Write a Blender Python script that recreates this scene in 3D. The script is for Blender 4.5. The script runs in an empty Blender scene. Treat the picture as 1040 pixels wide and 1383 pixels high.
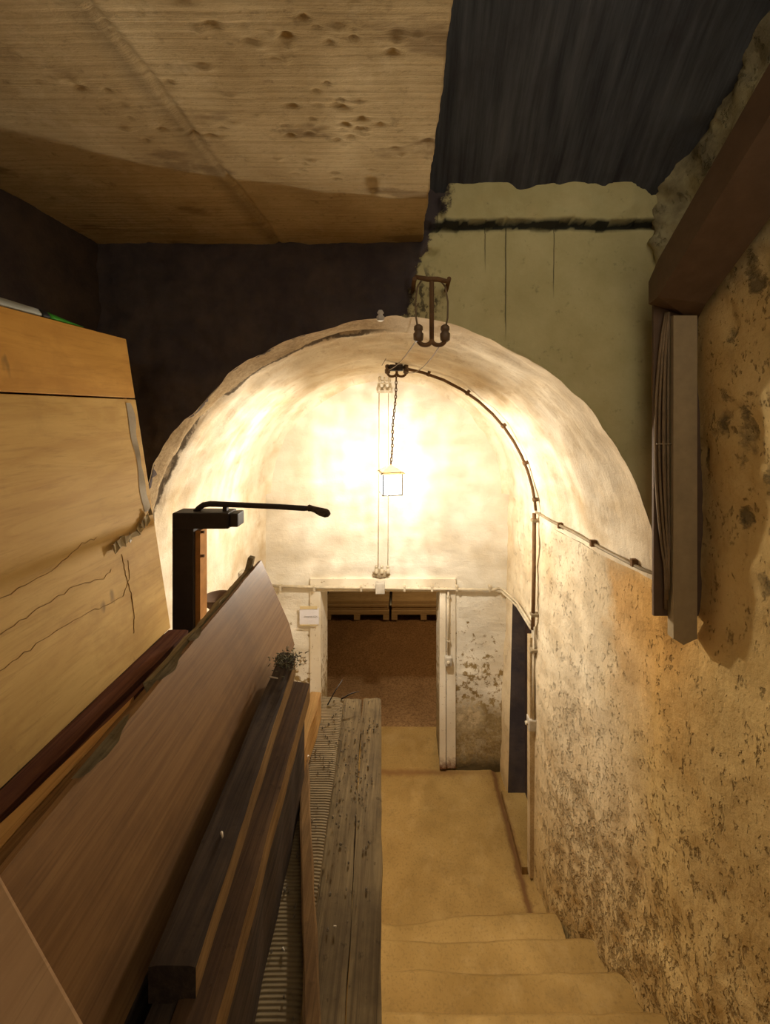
import bpy, bmesh, math, random
from mathutils import Vector, Matrix, noise
random.seed(7)
SC = bpy.context.scene
COL = SC.collection
PI = math.pi

# ------------------------------------------------------------------ camera, world, exposure
EYE = 3.96                      # eye height above the floor of the vaulted cellar
FPX = 540.0                     # focal length in pixels of the 1040x1383 frame
cam = bpy.data.cameras.new('camera')
co = bpy.data.objects.new('camera', cam)
COL.objects.link(co)
co.location = (0, 0, EYE)
co.rotation_euler = (PI / 2, 0, 0)
cam.sensor_fit = 'VERTICAL'
cam.sensor_height = 24.0
cam.lens = 24.0 * FPX / 1383.0
cam.shift_x = (520 - 540) / 1383.0
cam.shift_y = -(691.5 - 555) / 1383.0
cam.clip_start = 0.02
SC.camera = co

LAMP = Vector((-0.075, 3.30, 3.362))
LAMP_WATTS = 144.0
LAMP_COLOR = (1.0, 0.90, 0.74)

w = bpy.data.worlds.new('World')
SC.world = w
w.use_nodes = True
w.node_tree.nodes['Background'].inputs[0].default_value = (1.0, 0.86, 0.66, 1)
w.node_tree.nodes['Background'].inputs[1].default_value = 1.40
SC.view_settings.view_transform = 'Standard'
SC.view_settings.look = 'None'
SC.view_settings.gamma = 1
SC.view_settings.use_curve_mapping = False
SC.view_settings.exposure = 0.25


def point_light(name, loc, watts, color, radius):
    l = bpy.data.lights.new(name, 'POINT')
    l.energy = watts
    l.color = color
    l.shadow_soft_size = radius
    o = bpy.data.objects.new(name, l)
    o.location = loc
    COL.objects.link(o)
    return o


lamp = point_light('lantern_light', LAMP, LAMP_WATTS, LAMP_COLOR, 0.035).data
# the rippled glass of the lantern throws uneven, banded light
lamp.use_nodes = True
lt = lamp.node_tree
ltc = lt.nodes.new('ShaderNodeTexCoord')
lmp = lt.nodes.new('ShaderNodeMapping')
lmp.inputs['Scale'].default_value = (1.6, 1.6, 6.0)
lnz = lt.nodes.new('ShaderNodeTexNoise')
lnz.inputs['Scale'].default_value = 2.3
lnz.inputs['Detail'].default_value = 3
lnz.inputs['Distortion'].default_value = 0.5
lmr = lt.nodes.new('ShaderNodeMapRange')
for i_, v_ in ((1, .35), (2, .72), (3, .80), (4, 1.32)):
    lmr.inputs[i_].default_value = v_
lt.links.new(ltc.outputs['Normal'], lmp.inputs['Vector'])
lt.links.new(lmp.outputs[0], lnz.inputs['Vector'])
lt.links.new(lnz.outputs['Fac'], lmr.inputs[0])
lmp2 = lt.nodes.new('ShaderNodeMapping')
lmp2.inputs['Scale'].default_value = (8.0, 8.0, 1.1)
lnz2 = lt.nodes.new('ShaderNodeTexNoise')
lnz2.inputs['Scale'].default_value = 1.6
lnz2.inputs['Detail'].default_value = 2
lnz2.inputs['Distortion'].default_value = 0.3
lmr2 = lt.nodes.new('ShaderNodeMapRange')
for i_, v_ in ((1, .42), (2, .68), (3, .90), (4, 1.30)):
    lmr2.inputs[i_].default_value = v_
lmu = lt.nodes.new('ShaderNodeMath')
lmu.operation = 'MULTIPLY'
lt.links.new(ltc.outputs['Normal'], lmp2.inputs['Vector'])
lt.links.new(lmp2.outputs[0], lnz2.inputs['Vector'])
lt.links.new(lnz2.outputs['Fac'], lmr2.inputs[0])
lt.links.new(lmr.outputs[0], lmu.inputs[0])
lt.links.new(lmr2.outputs[0], lmu.inputs[1])
lt.links.new(lmu.outputs[0], lt.nodes['Emission'].inputs['Strength'])
point_light('store_room_light', (0.9, 6.5, 2.28), 44.0, (1.0, 0.66, 0.34), 0.06)


# ------------------------------------------------------------------ node helpers
class Mat:
    def __init__(s, name, rough=0.85, spec=0.25, metal=0.0):
        s.m = bpy.data.materials.new(name)
        s.m.use_nodes = True
        s.nt = s.m.node_tree
        s.b = s.nt.nodes['Principled BSDF']
        s.b.inputs['Roughness'].default_value = rough
        s.b.inputs['Specular IOR Level'].default_value = spec
        s.b.inputs['Metallic'].default_value = metal
        s.tc = s.nt.nodes.new('ShaderNodeTexCoord').outputs['Object']

    def n(s, t, **kw):
        nd = s.nt.nodes.new(t)
        for k, v in kw.items():
            setattr(nd, k, v)
        return nd

    def put(s, sock, v):
        if hasattr(v, 'links') or isinstance(v, bpy.types.NodeSocket):
            s.nt.links.new(v, sock)
        elif isinstance(v, (tuple, list)) and len(v) == 3 and sock.type == 'RGBA':
            sock.default_value = (*v, 1)
        else:
            sock.default_value = v

    def map(s, scale=(1, 1, 1), rot=(0, 0, 0), loc=(0, 0, 0), vec=None):
        nd = s.n('ShaderNodeMapping')
        s.put(nd.inputs['Vector'], vec or s.tc)
        nd.inputs['Scale'].default_value = scale
        nd.inputs['Rotation'].default_value = rot
        nd.inputs['Location'].default_value = loc
        return nd.outputs[0]

    def noise(s, scale, detail=6, rough=0.6, dist=0.0, vec=None):
        nd = s.n('ShaderNodeTexNoise')
        s.put(nd.inputs['Vector'], vec or s.tc)
        nd.inputs['Scale'].default_value = scale
        nd.inputs['Detail'].default_value = detail
        nd.inputs['Roughness'].default_value = rough
        nd.inputs['Distortion'].default_value = dist
        return nd.outputs['Fac']

    def wave(s, scale, dist=3, detail=3, axis='X', vec=None, dscale=1.5):
        nd = s.n('ShaderNodeTexWave', bands_direction=axis)
        s.put(nd.inputs['Vector'], vec or s.tc)
        nd.inputs['Scale'].default_value = scale
        nd.inputs['Distortion'].default_value = dist
        nd.inputs['Detail'].default_value = detail
        nd.inputs['Detail Scale'].default_value = dscale
        return nd.outputs['Fac']

    def ramp(s, fac, a, b):
        nd = s.n('ShaderNodeMapRange', clamp=True)
        s.put(nd.inputs[0], fac)
        nd.inputs[1].default_value = a
        nd.inputs[2].default_value = b
        return nd.outputs[0]

    def math(s, op, a, b=0.0):
        nd = s.n('ShaderNodeMath', operation=op)
        s.put(nd.inputs[0], a)
        s.put(nd.inputs[1], b)
        return nd.outputs[0]

    def mul(s, *a):
        r = a[0]
        for x in a[1:]:
            r = s.math('MULTIPLY', r, x)
        return r

    def add(s, a, b):
        return s.math('ADD', a, b)

    def mix(s, fac, a, b):
        nd = s.n('ShaderNodeMix', data_type='RGBA')
        s.put(nd.inputs[0], fac)
        s.put(nd.inputs[6], a)
        s.put(nd.inputs[7], b)
        return nd.outputs[2]

    def xyz(s):
        nd = s.n('ShaderNodeSeparateXYZ')
        s.put(nd.inputs[0], s.tc)
        return nd.outputs

    def color(s, c):
        s.put(s.b.inputs['Base Color'], c)
        return s

    def bump(s, h, strength=0.5, dist=0.01, prev=None):
        nd = s.n('ShaderNodeBump')
        nd.inputs['Strength'].default_value = strength
        nd.inputs['Distance'].default_value = dist
        s.put(nd.inputs['Height'], h)
        if prev is not None:
            s.put(nd.inputs['Normal'], prev)
        s.nt.links.new(nd.outputs[0], s.b.inputs['Normal'])
        return nd.outputs[0]


def blob(M, x, y, z, rx, ry, rz):
    """1 inside an ellipsoid about a place, fading to 0 (for a stain that has a place of its own)"""
    nd = M.n('ShaderNodeVectorMath', operation='LENGTH')
    M.put(nd.inputs[0], M.map(scale=(1 / rx, 1 / ry, 1 / rz), loc=(-x / rx, -y / ry, -z / rz)))
    return M.ramp(nd.outputs['Value'], 1.0, 0.55)


# ------------------------------------------------------------------ materials
def m_vault():
    M = Mat('limewashed_vault_plaster', 0.9, 0.1)
    n1 = M.noise(2.6, 8, 0.65)
    n2 = M.noise(9, 10, 0.75, vec=M.map(scale=(1.4, 0.7, 0.5)))
    n3 = M.noise(42, 6, 0.7)
    c = M.mix(M.ramp(n1, 0.42, 0.68), (0.80, 0.71, 0.56), (0.62, 0.48, 0.30))
    c = M.mix(M.mul(M.ramp(n2, 0.56, 0.72), 0.6), c, (0.40, 0.27, 0.14))
    c = M.mix(M.mul(M.ramp(n3, 0.62, 0.75), 0.5), c, (0.30, 0.20, 0.10))
    y = M.xyz()[1]
    edge = M.ramp(M.add(y, M.mul(n1, 0.5)), 2.62, 2.36)       # bare ochre mortar at the front lip
    x = M.xyz()[0]
    lipn = M.add(y, M.add(M.mul(n1, 0.18), M.mul(n2, 0.10)))
    lipk = M.mul(M.ramp(lipn, 2.475, 2.45), M.ramp(x, 0.05, -0.15))
    crk = M.mul(M.ramp(M.math('ABSOLUTE', M.add(lipn, -2.47)), 0.022, 0.008), M.ramp(x, 0.0, -0.2))
    c = M.mix(M.mul(edge, 0.4), c, (0.42, 0.28, 0.13))
    c = M.mix(M.mul(lipk, 0.8), c, M.mix(M.ramp(n3, 0.4, 0.6), (0.26, 0.165, 0.07), (0.42, 0.30, 0.16)))
    c = M.mix(M.mul(crk, 0.85), c, (0.05, 0.03, 0.015))
    M.color(c)
    st = M.noise(6, 8, 0.65, vec=M.map(scale=(0.6, 2.6, 0.5)))
    M.bump(M.add(n2, M.add(M.mul(st, 1.2), M.mul(n3, 0.5))), 0.5, 0.016)
    return M.m


def m_end():
    M = Mat('limewashed_end_wall', 0.9, 0.1)
    x, y, z = M.xyz()
    n1 = M.noise(2.2, 8, 0.6)
    n2 = M.noise(14, 8, 0.7)
    n3 = M.noise(34, 6, 0.65)
    c = M.mix(M.ramp(n1, 0.4, 0.7), (0.82, 0.77, 0.66), (0.74, 0.66, 0.52))
    low = M.ramp(M.add(z, M.mul(n1, 0.9)), 2.35, 0.95)
    flake = M.ramp(M.add(n2, M.mul(low, 0.20)), 0.64, 0.70)
    c = M.mix(M.mul(flake, M.ramp(z, 2.2, 1.7)), c, (0.30, 0.21, 0.09))
    damp = M.ramp(M.add(z, M.mul(n2, 0.5)), 1.12, 0.82)
    c = M.mix(M.mul(damp, 0.85), c, M.mix(M.ramp(n3, 0.4, 0.6), (0.26, 0.19, 0.09), (0.38, 0.29, 0.15)))
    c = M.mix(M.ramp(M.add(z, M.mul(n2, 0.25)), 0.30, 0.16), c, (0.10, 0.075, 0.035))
    ringed = M.mul(blob(M, 0.76, 4.41, 0.60, 0.2, 0.5, 0.22), M.ramp(n2, 0.42, 0.55))
    c = M.mix(ringed, c, (0.66, 0.55, 0.36))
    M.color(c)
    wv = M.noise(3.2, 5, 0.55, vec=M.map(scale=(0.7, 1, 2.4)))
    M.bump(M.add(M.mul(wv, 1.6), M.add(n2, M.mul(n3, 0.3))), 0.45, 0.018)
    return M.m


# places where the plaster has been knocked off the right wall: y, z, half width, half height
PATCH = [(1.74, 3.84, .05, .17), (1.84, 3.96, .045, .11), (1.70, 4.53, .05, .10), (1.80, 4.34, .03, .08), (1.76, 3.48, .035, .06),
         (1.63, 3.68, .045, .12), (1.67, 3.23, .03, .06), (1.93, 3.72, .012, .07), (1.60, 4.05, .03, .07)]


def m_right():
    M = Mat('worn_lime_plaster', 0.92, 0.08)
    x, y, z = M.xyz()
    n1 = M.noise(1.7, 8, 0.65)
    n2 = M.noise(11, 9, 0.72, vec=M.map(scale=(1, 1, 0.35)))
    n3 = M.noise(46, 6, 0.7, vec=M.map(scale=(1, 1, 0.6)))
    nb = M.noise(5, 7, 0.62)
    c = M.mix(M.ramp(n1, 0.38, 0.68), (0.60, 0.43, 0.19), (0.45, 0.295, 0.105))
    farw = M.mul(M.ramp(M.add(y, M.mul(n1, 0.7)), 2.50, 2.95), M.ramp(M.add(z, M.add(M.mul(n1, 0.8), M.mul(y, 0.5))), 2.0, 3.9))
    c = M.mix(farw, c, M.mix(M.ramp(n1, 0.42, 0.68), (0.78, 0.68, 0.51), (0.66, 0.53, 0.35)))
    # ochre damp patch where the vault meets the stair
    och = M.mul(M.ramp(M.add(y, M.mul(nb, 0.5)), 2.78, 2.66), M.ramp(M.add(y, M.mul(n1, 0.2)), 1.9, 2.1),
                M.ramp(M.add(z, M.mul(n1, 0.5)), 3.45, 3.25), M.ramp(M.add(z, M.mul(nb, 0.6)), 2.3, 3.1))
    c = M.mix(M.mul(och, 0.7), c, (0.60, 0.33, 0.10))
    # pitting and spalling, heavier low down
    low = M.mul(M.ramp(M.add(z, M.mul(n1, 0.9)), 2.9, 1.3), M.ramp(y, 3.5, 2.9))
    np_ = M.add(M.mul(M.noise(22, 3, 0.6, vec=M.map(scale=(1, 1, 0.5))), 0.5), M.mul(M.noise(75, 3, 0.6, vec=M.map(scale=(1, 1, 0.55))), 0.5))
    pit = M.ramp(M.add(np_, M.add(M.mul(low, 0.085), M.mul(M.add(nb, -0.5), 0.15))), 0.575, 0.655)
    c = M.mix(M.mul(pit, M.add(0.68, M.mul(farw, -0.6))), c, (0.19, 0.115, 0.04))
    c = M.mix(M.mul(M.ramp(n2, 0.56, 0.70), M.add(0.45, M.mul(farw, -0.3))), c, (0.30, 0.20, 0.08))
    c = M.mix(M.mul(M.ramp(M.add(z, M.mul(n1, 0.4)), 4.65, 4.95), M.ramp(y, 2.4, 2.1)), c, M.mix(M.ramp(nb, 0.42, 0.6), (0.42, 0.38, 0.23), (0.20, 0.175, 0.11)))
    c = M.mix(M.mul(M.ramp(n3, 0.58, 0.70), M.add(0.25, M.mul(low, 0.5))), c, (0.15, 0.10, 0.04))
    # knocked-off patches near the stair head
    wob = M.mul(M.add(M.noise(16, 8, 0.75), -0.5), 3.0)
    hole = None
    for py, pz, ry, rz in PATCH:
        nd = M.n('ShaderNodeVectorMath', operation='LENGTH')
        M.put(nd.inputs[0], M.map(scale=(0, 1 / ry, 1 / rz), loc=(0, -py / ry, -pz / rz)))
        h = M.mul(M.ramp(M.add(nd.outputs['Value'], wob), 0.85, 0.5), M.ramp(nb, 0.40, 0.52))
        hole = h if hole is None else M.math('MAXIMUM', hole, h)
    c = M.mix(M.mul(hole, 0.85), c, M.mix(M.ramp(nb, 0.4, 0.6), (0.075, 0.062, 0.036), (0.16, 0.12, 0.06)))
    M.color(c)
    M.bump(M.add(M.mul(M.add(pit, hole), -1.0), M.add(M.mul(n3, 0.35), M.mul(nb, 1.6))), 0.75, 0.02)
    return M.m


def m_arch():
    M = Mat('old_green_distempered_wall', 0.93, 0.06)
    x, y, z = M.xyz()
    n1 = M.noise(3, 8, 0.65)
    n2 = M.noise(20, 7, 0.7)
    green = M.mix(M.ramp(n1, 0.35, 0.7), (0.60, 0.54, 0.29), (0.47, 0.42, 0.205))
    green = M.mix(M.mul(M.ramp(n2, 0.6, 0.72), 0.5), green, (0.17, 0.15, 0.09))
    # run marks: narrow vertical drips below the ledge
    for dx, zt_, zb_, wd_ in ((0.454, 4.95, 4.69, .0035), (0.564, 4.95, 4.33, .005), (0.82, 4.95, 4.55, .0035), (0.30, 4.95, 4.88, .012), (0.20, 5.2, 4.9, .006), (1.36, 5.0, 4.72, .01)):
        ln = M.mul(M.ramp(M.math('ABSOLUTE', M.add(x, M.add(M.mul(n1, 0.012), -dx - 0.006))), wd_, wd_ * .4), M.ramp(z, zb_, zb_ + .12), M.ramp(z, zt_ + .02, zt_))
        green = M.mix(M.mul(ln, 0.85), green, (0.08, 0.07, 0.04))
    fk = M.mul(blob(M, 0.10, 2.13, 4.57, 0.17, 0.4, 0.2), M.ramp(M.noise(34, 5, 0.65, vec=M.map(scale=(1, 1, 0.6))), 0.50, 0.60))
    green = M.mix(M.mul(fk, 0.85), green, (0.07, 0.06, 0.045))
    lip = M.math('ABSOLUTE', M.add(z, M.add(M.mul(n1, 0.06), -4.975)))
    green = M.mix(M.ramp(lip, 0.035, 0.008), green, (0.04, 0.04, 0.03))
    black = M.mix(M.ramp(n1, 0.4, 0.75), (0.075, 0.062, 0.066), (0.15, 0.115, 0.095))
    black = M.mix(M.mul(M.ramp(n2, 0.5, 0.7), 0.4), black, (0.10, 0.08, 0.06))
    e = M.add(M.add(x, M.mul(z, -0.36)), M.add(M.mul(M.noise(9, 8, 0.7), 0.26), M.mul(n1, 0.10)))
    k = M.ramp(e, -1.405, -1.425)
    M.color(M.mix(k, green, black))
    M.bump(M.add(n1, M.add(n2, M.mul(k, -2))), 0.5, 0.012)
    return M.m


def m_soot():
    M = Mat('soot_dark_masonry', 0.95, 0.05)
    n1 = M.noise(3, 8, 0.65)
    M.color(M.mix(M.ramp(n1, 0.4, 0.75), (0.075, 0.062, 0.066), (0.15, 0.115, 0.09)))
    M.bump(n1, 0.6, 0.03)
    return M.m


def m_slab():
    M = Mat('board_marked_concrete', 0.9, 0.12)
    x, y, z = M.xyz()
    n1 = M.noise(2.6, 8, 0.65)
    n2 = M.noise(18, 8, 0.7)
    wood = M.noise(7, 5, 0.6, vec=M.map(scale=(0.12, 16, 1)))
    c = M.mix(M.ramp(n1, 0.35, 0.68), (0.64, 0.51, 0.30), (0.45, 0.34, 0.18))
    c = M.mix(M.mul(M.ramp(wood, 0.5, 0.72), 0.25), c, (0.33, 0.24, 0.13))
    wet = M.mul(M.ramp(M.noise(3.1, 6, 0.55, vec=M.map(scale=(0.7, 2.0, 1), loc=(3, 1, 0))), 0.58, 0.64), 0.65)
    c = M.mix(wet, c, (0.24, 0.165, 0.085))
    c = M.mix(M.mul(M.ramp(n2, 0.58, 0.70), 0.55), c, (0.20, 0.145, 0.075))
    fine = M.noise(70, 6, 0.7, vec=M.map(scale=(0.6, 1.3, 1)))
    c = M.mix(M.mul(M.ramp(fine, 0.56, 0.70), 0.5), c, (0.24, 0.175, 0.09))
    c = M.mix(M.mul(M.ramp(M.noise(6, 8, 0.72, vec=M.map(loc=(5, 2, 0))), 0.54, 0.66), 0.45), c, (0.72, 0.60, 0.38))
    jt = M.math('ABSOLUTE', M.add(M.add(x, M.mul(y, -0.033)), M.add(0.735, M.mul(M.noise(6, 5, 0.6), 0.03))))
    c = M.mix(M.mul(M.ramp(jt, 0.055, 0.0), 0.5), c, (0.20, 0.14, 0.07))
    M.color(c)
    M.bump(M.add(M.mul(wood, 1.0), M.add(M.mul(n2, 0.5), M.mul(fine, 0.9))), 0.5, 0.006)
    return M.m


def m_darkceil():
    M = Mat('dark_board_marked_ceiling', 0.9, 0.1)
    n1 = M.noise(3, 8, 0.65)
    st = M.noise(5, 6, 0.65, vec=M.map(scale=(3.5, 0.25, 0.25)))
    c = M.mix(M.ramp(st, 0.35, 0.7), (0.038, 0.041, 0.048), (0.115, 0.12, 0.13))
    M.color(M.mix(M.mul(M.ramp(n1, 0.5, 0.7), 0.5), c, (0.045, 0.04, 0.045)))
    M.bump(M.add(n1, st), 0.5, 0.02)
    return M.m


def m_floor():
    M = Mat('dusty_concrete_floor', 0.9, 0.12)
    x, y, z = M.xyz()
    n1 = M.noise(1.5, 8, 0.65)
    n2 = M.noise(8, 8, 0.7)
    n3 = M.noise(60, 4, 0.6)
    c = M.mix(M.ramp(n1, 0.35, 0.7), (0.38, 0.245, 0.085), (0.29, 0.18, 0.056))
    c = M.mix(M.mul(M.ramp(n2, 0.54, 0.72), 0.5), c, (0.20, 0.13, 0.05))
    c = M.mix(M.mul(M.ramp(n3, 0.52, 0.70), 0.45), c, (0.17, 0.105, 0.04))
    c = M.mix(M.mul(M.ramp(M.noise(3.3, 9, 0.7), 0.52, 0.7), 0.4), c, (0.48, 0.335, 0.145))
    gut = M.mul(M.ramp(M.math('ABSOLUTE', M.add(x, M.add(M.mul(n2, 0.08), -1.07))), 0.045, 0.012), M.ramp(y, 2.9, 3.1))
    c = M.mix(M.mul(gut, 0.85), c, (0.16, 0.075, 0.03))
    rust = M.mul(M.ramp(M.math('ABSOLUTE', M.add(y, M.add(M.mul(n2, 0.1), -4.43))), 0.05, 0.01), M.ramp(x, 1.2, 0.4))
    c = M.mix(M.mul(rust, 0.8), c, (0.22, 0.11, 0.04))
    M.color(c)
    M.bump(M.add(n2, M.mul(n3, 0.3)), 0.4, 0.008)
    return M.m


def m_earth():
    M = Mat('brown_earth', 0.97, 0.05)
    n1 = M.noise(1.2, 6, 0.6)
    n2 = M.noise(40, 5, 0.7)
    c = M.mix(M.ramp(n1, 0.35, 0.7), (0.34, 0.20, 0.09), (0.26, 0.15, 0.065))
    M.color(M.mix(M.ramp(n2, 0.42, 0.62), c, (0.17, 0.095, 0.04)))
    M.bump(n2, 0.8, 0.015)
    return M.m


def m_wood(name, a, b, dirt=(0.10, 0.07, 0.045), grain=(26, 1.2, 26), dirty=0.4, rough=0.85, spots=0.0, bump=0.45, spec=0.06):
    """grain runs along the object's Y axis"""
    M = Mat(name, rough, spec)
    g = M.noise(2.0, 7, 0.65, dist=0.6, vec=M.map(scale=grain))
    n1 = M.noise(4, 8, 0.65)
    n2 = M.noise(38, 5, 0.65)
    g2 = M.noise(5.0, 5, 0.7, vec=M.map(scale=(grain[0], grain[1] * .35, grain[2])))
    c = M.mix(M.ramp(g, 0.38, 0.62), a, b)
    c = M.mix(M.mul(M.ramp(g2, 0.54, 0.68), 0.55), c, dirt)
    c = M.mix(M.mul(M.ramp(n1, 0.48, 0.66), dirty), c, dirt)
    if spots:
        c = M.mix(M.mul(M.ramp(n2, 0.60, 0.70), spots), c, tuple(v * 0.45 for v in dirt))
    M.color(c)
    M.bump(M.add(g, M.mul(n2, 0.3)), bump, 0.006)
    return M.m


def m_ply(name, a, b, stain):
    M = Mat(name, 0.62, 0.25)
    g = M.noise(2.2, 6, 0.62, dist=1.0, vec=M.map(scale=(2, 1.0, 6.0)))
    n1 = M.noise(3.2, 8, 0.65)
    n2 = M.noise(60, 4, 0.6)
    fl = M.noise(5, 7, 0.7, vec=M.map(scale=(1, 1.2, 14)))
    c = M.mix(M.ramp(g, 0.38, 0.64), a, b)
    c = M.mix(M.mul(M.ramp(fl, 0.52, 0.70), 0.5), c, stain)
    c = M.mix(M.mul(M.ramp(n1, 0.52, 0.70), 0.6), c, stain)
    kn = M.noise(7, 3, 0.5, vec=M.map(scale=(1, 1.3, 0.55), loc=(1.7, 0.4, 2.2)))
    c = M.mix(M.mul(M.ramp(kn, 0.70, 0.74), 0.7), c, (0.20, 0.12, 0.04))
    c = M.mix(M.mul(M.ramp(n2, 0.64, 0.72), 0.2), c, stain)
    M.color(c)
    M.bump(M.add(g, M.mul(n2, 0.2)), 0.15, 0.004)
    return M.m


def m_plain(name, c, rough=0.6, spec=0.3, metal=0.0, var=0.35, scale=14, bump=0.2):
    M = Mat(name, rough, spec, metal)
    n1 = M.noise(scale, 7, 0.65)
    M.color(M.mix(M.ramp(n1, 0.35, 0.7), c, tuple(v * (1 - var) for v in c)))
    M.bump(n1, bump, 0.003)
    return M.m


def m_paint(name):
    M = Mat(name, 0.6, 0.3)
    x, y, z = M.xyz()
    n1 = M.noise(3, 7, 0.65)
    n2 = M.noise(30, 6, 0.65)
    c = M.mix(M.ramp(n1, 0.35, 0.7), (0.82, 0.75, 0.62), (0.72, 0.63, 0.48))
    c = M.mix(M.mul(M.ramp(n2, 0.62, 0.67), 0.8), c, (0.34, 0.24, 0.12))
    c = M.mix(M.ramp(M.add(z, M.mul(n2, 0.25)), 0.28, 0.16), c, (0.17, 0.07, 0.03))
    M.color(c)
    M.bump(n2, 0.3, 0.004)
    return M.m


def m_ribbed():
    M = Mat('weathered_ribbed_decking', 0.85, 0.15)
    n1 = M.noise(5, 8, 0.65)
    n2 = M.noise(30, 5, 0.65)
    rib = M.wave(35, 0.0, 0, 'Y')
    c = M.mix(M.ramp(n1, 0.35, 0.7), (0.28, 0.21, 0.11), (0.17, 0.12, 0.06))
    c = M.mix(M.mul(M.ramp(rib, 0.5, 0.1), 0.4), c, (0.10, 0.07, 0.04))
    c = M.mix(M.mul(M.ramp(n2, 0.6, 0.7), 0.4), c, (0.08, 0.06, 0.04))
    M.color(c)
    M.bump(rib, 0.5, 0.003)
    return M.m


def m_glass_glow(strength):
    M = Mat('frosted_lantern_glass', 0.5)
    nt = M.nt
    tr = M.n('ShaderNodeBsdfTransparent')
    em = M.n('ShaderNodeEmission')
    em.inputs[0].default_value = (0.92, 0.97, 1.0, 1)
    em.inputs[1].default_value = strength
    mx = M.n('ShaderNodeMixShader')
    mx.inputs[0].default_value = 0.35
    nt.links.new(tr.outputs[0], mx.inputs[1])
    nt.links.new(em.outputs[0], mx.inputs[2])
    nt.links.new(mx.outputs[0], nt.nodes['Material Output'].inputs[0])
    return M.m


MV, ME, MR, MA = m_vault(), m_end(), m_right(), m_arch()
MSOOT, MSLAB, MDC, MF, MEARTH = m_soot(), m_slab(), m_darkceil(), m_floor(), m_earth()
W_GREY = m_wood('weathered_grey_brown_wood', (0.27, 0.195, 0.10), (0.15, 0.105, 0.055), (0.06, 0.042, 0.025), dirty=0.6, spots=0.5)
W_DARK = m_wood('dark_dirty_wood', (0.11, 0.078, 0.055), (0.06, 0.045, 0.036), (0.033, 0.026, 0.023), dirty=0.6, spots=0.4)
W_BROWN = m_wood('brown_old_timber', (0.29, 0.17, 0.07), (0.18, 0.10, 0.042), (0.075, 0.045, 0.025), dirty=0.5, spots=0.3)
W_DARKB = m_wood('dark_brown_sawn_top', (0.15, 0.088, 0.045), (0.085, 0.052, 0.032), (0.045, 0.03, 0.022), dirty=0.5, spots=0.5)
W_LIT_FLANK = m_wood('lamplit_orange_flank', (0.33, 0.20, 0.08), (0.22, 0.13, 0.05), (0.10, 0.06, 0.03), dirty=0.4, spots=0.3)  # lamplight on the beams' right flanks, painted in as paler wood
W_ORANGE = m_wood('bare_orange_wood', (0.60, 0.36, 0.13), (0.46, 0.25, 0.085), (0.25, 0.13, 0.05), dirty=0.35)
W_PURPLE = m_wood('dark_stained_timber', (0.17, 0.075, 0.045), (0.10, 0.042, 0.03), (0.05, 0.025, 0.02), dirty=0.4)
W_VENEER = m_wood('brown_veneer', (0.30, 0.168, 0.072), (0.22, 0.118, 0.05), (0.13, 0.07, 0.037), grain=(40, 1.0, 40), dirty=0.45, rough=0.5, bump=0.06, spec=0.15)
W_PANEL = m_wood('matt_brown_panel', (0.52, 0.33, 0.18), (0.45, 0.28, 0.15), (0.34, 0.21, 0.11), dirty=0.3, rough=0.7, bump=0.1)
W_BARK = m_wood('splintered_grey_wood', (0.36, 0.29, 0.16), (0.20, 0.15, 0.08), (0.08, 0.06, 0.035), dirty=0.5, spots=0.4, bump=0.8)
W_PALE = m_wood('pale_board', (0.62, 0.46, 0.24), (0.50, 0.35, 0.17), (0.30, 0.19, 0.09), grain=(1.2, 26, 26), dirty=0.3)
PLY_LOW = m_ply('yellow_plywood', (0.66, 0.425, 0.135), (0.56, 0.335, 0.095), (0.40, 0.225, 0.06))
PLY_UP = m_ply('orange_plywood', (0.66, 0.35, 0.075), (0.56, 0.28, 0.055), (0.44, 0.21, 0.04))
IRON = m_plain('black_iron', (0.035, 0.027, 0.026), 0.6, 0.3, 0.0)
RUST = m_plain('rusty_iron', (0.20, 0.11, 0.05), 0.8, 0.2, 0.0, 0.5)
OCHRE = m_plain('rust_orange_face', (0.42, 0.20, 0.06), 0.8, 0.2)
BAKE = m_plain('brown_insulator', (0.16, 0.10, 0.055), 0.5, 0.4)
CABLE = m_plain('old_cable', (0.24, 0.17, 0.10), 0.6, 0.3)
PIPE = m_plain('dull_conduit', (0.34, 0.27, 0.17), 0.5, 0.4, 0.0)
PIPEW = m_plain('limewashed_conduit', (0.66, 0.57, 0.42), 0.6, 0.3)
SWITCH = m_plain('pale_grey_plastic', (0.55, 0.50, 0.42), 0.5, 0.4)
TRUNK = m_plain('brown_painted_metal', (0.13, 0.082, 0.052), 0.6, 0.3, 0, 0.25)
TRUNKG = m_plain('grey_green_painted_metal', (0.36, 0.28, 0.165), 0.6, 0.3, 0, 0.2)
WHITE = m_paint('flaking_white_paint')
PAPER = m_plain('white_paper', (0.80, 0.78, 0.82), 0.8, 0.1, 0, 0.05)
MASK = m_plain('yellowed_tape', (0.72, 0.58, 0.32), 0.7, 0.2, 0, 0.15)
INK = m_plain('grey_ink', (0.30, 0.26, 0.24), 0.8, 0.1)
TAPE = m_plain('shiny_grey_tape', (0.62, 0.55, 0.44), 0.25, 0.6, 0, 0.3)
GREYBAG = m_plain('grey_bag', (0.50, 0.53, 0.50), 0.6, 0.3, 0, 0.2)
GREEN = m_plain('green_tip', (0.07, 0.42, 0.045), 0.5, 0.3, 0, 0.2)
BLACKP = m_plain('black_print', (0.03, 0.035, 0.04), 0.6, 0.3)
DARKDOOR = m_plain('dark_door', (0.05, 0.028, 0.022), 0.7, 0.3, 0, 0.4)
MOSS = m_plain('dusty_moss', (0.22, 0.20, 0.13), 0.95, 0.05, 0, 0.5, 60)
CHIP = m_plain('pale_splinter', (0.70, 0.60, 0.46), 0.8, 0.1)
GLOW = m_glass_glow(5.0)
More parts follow.
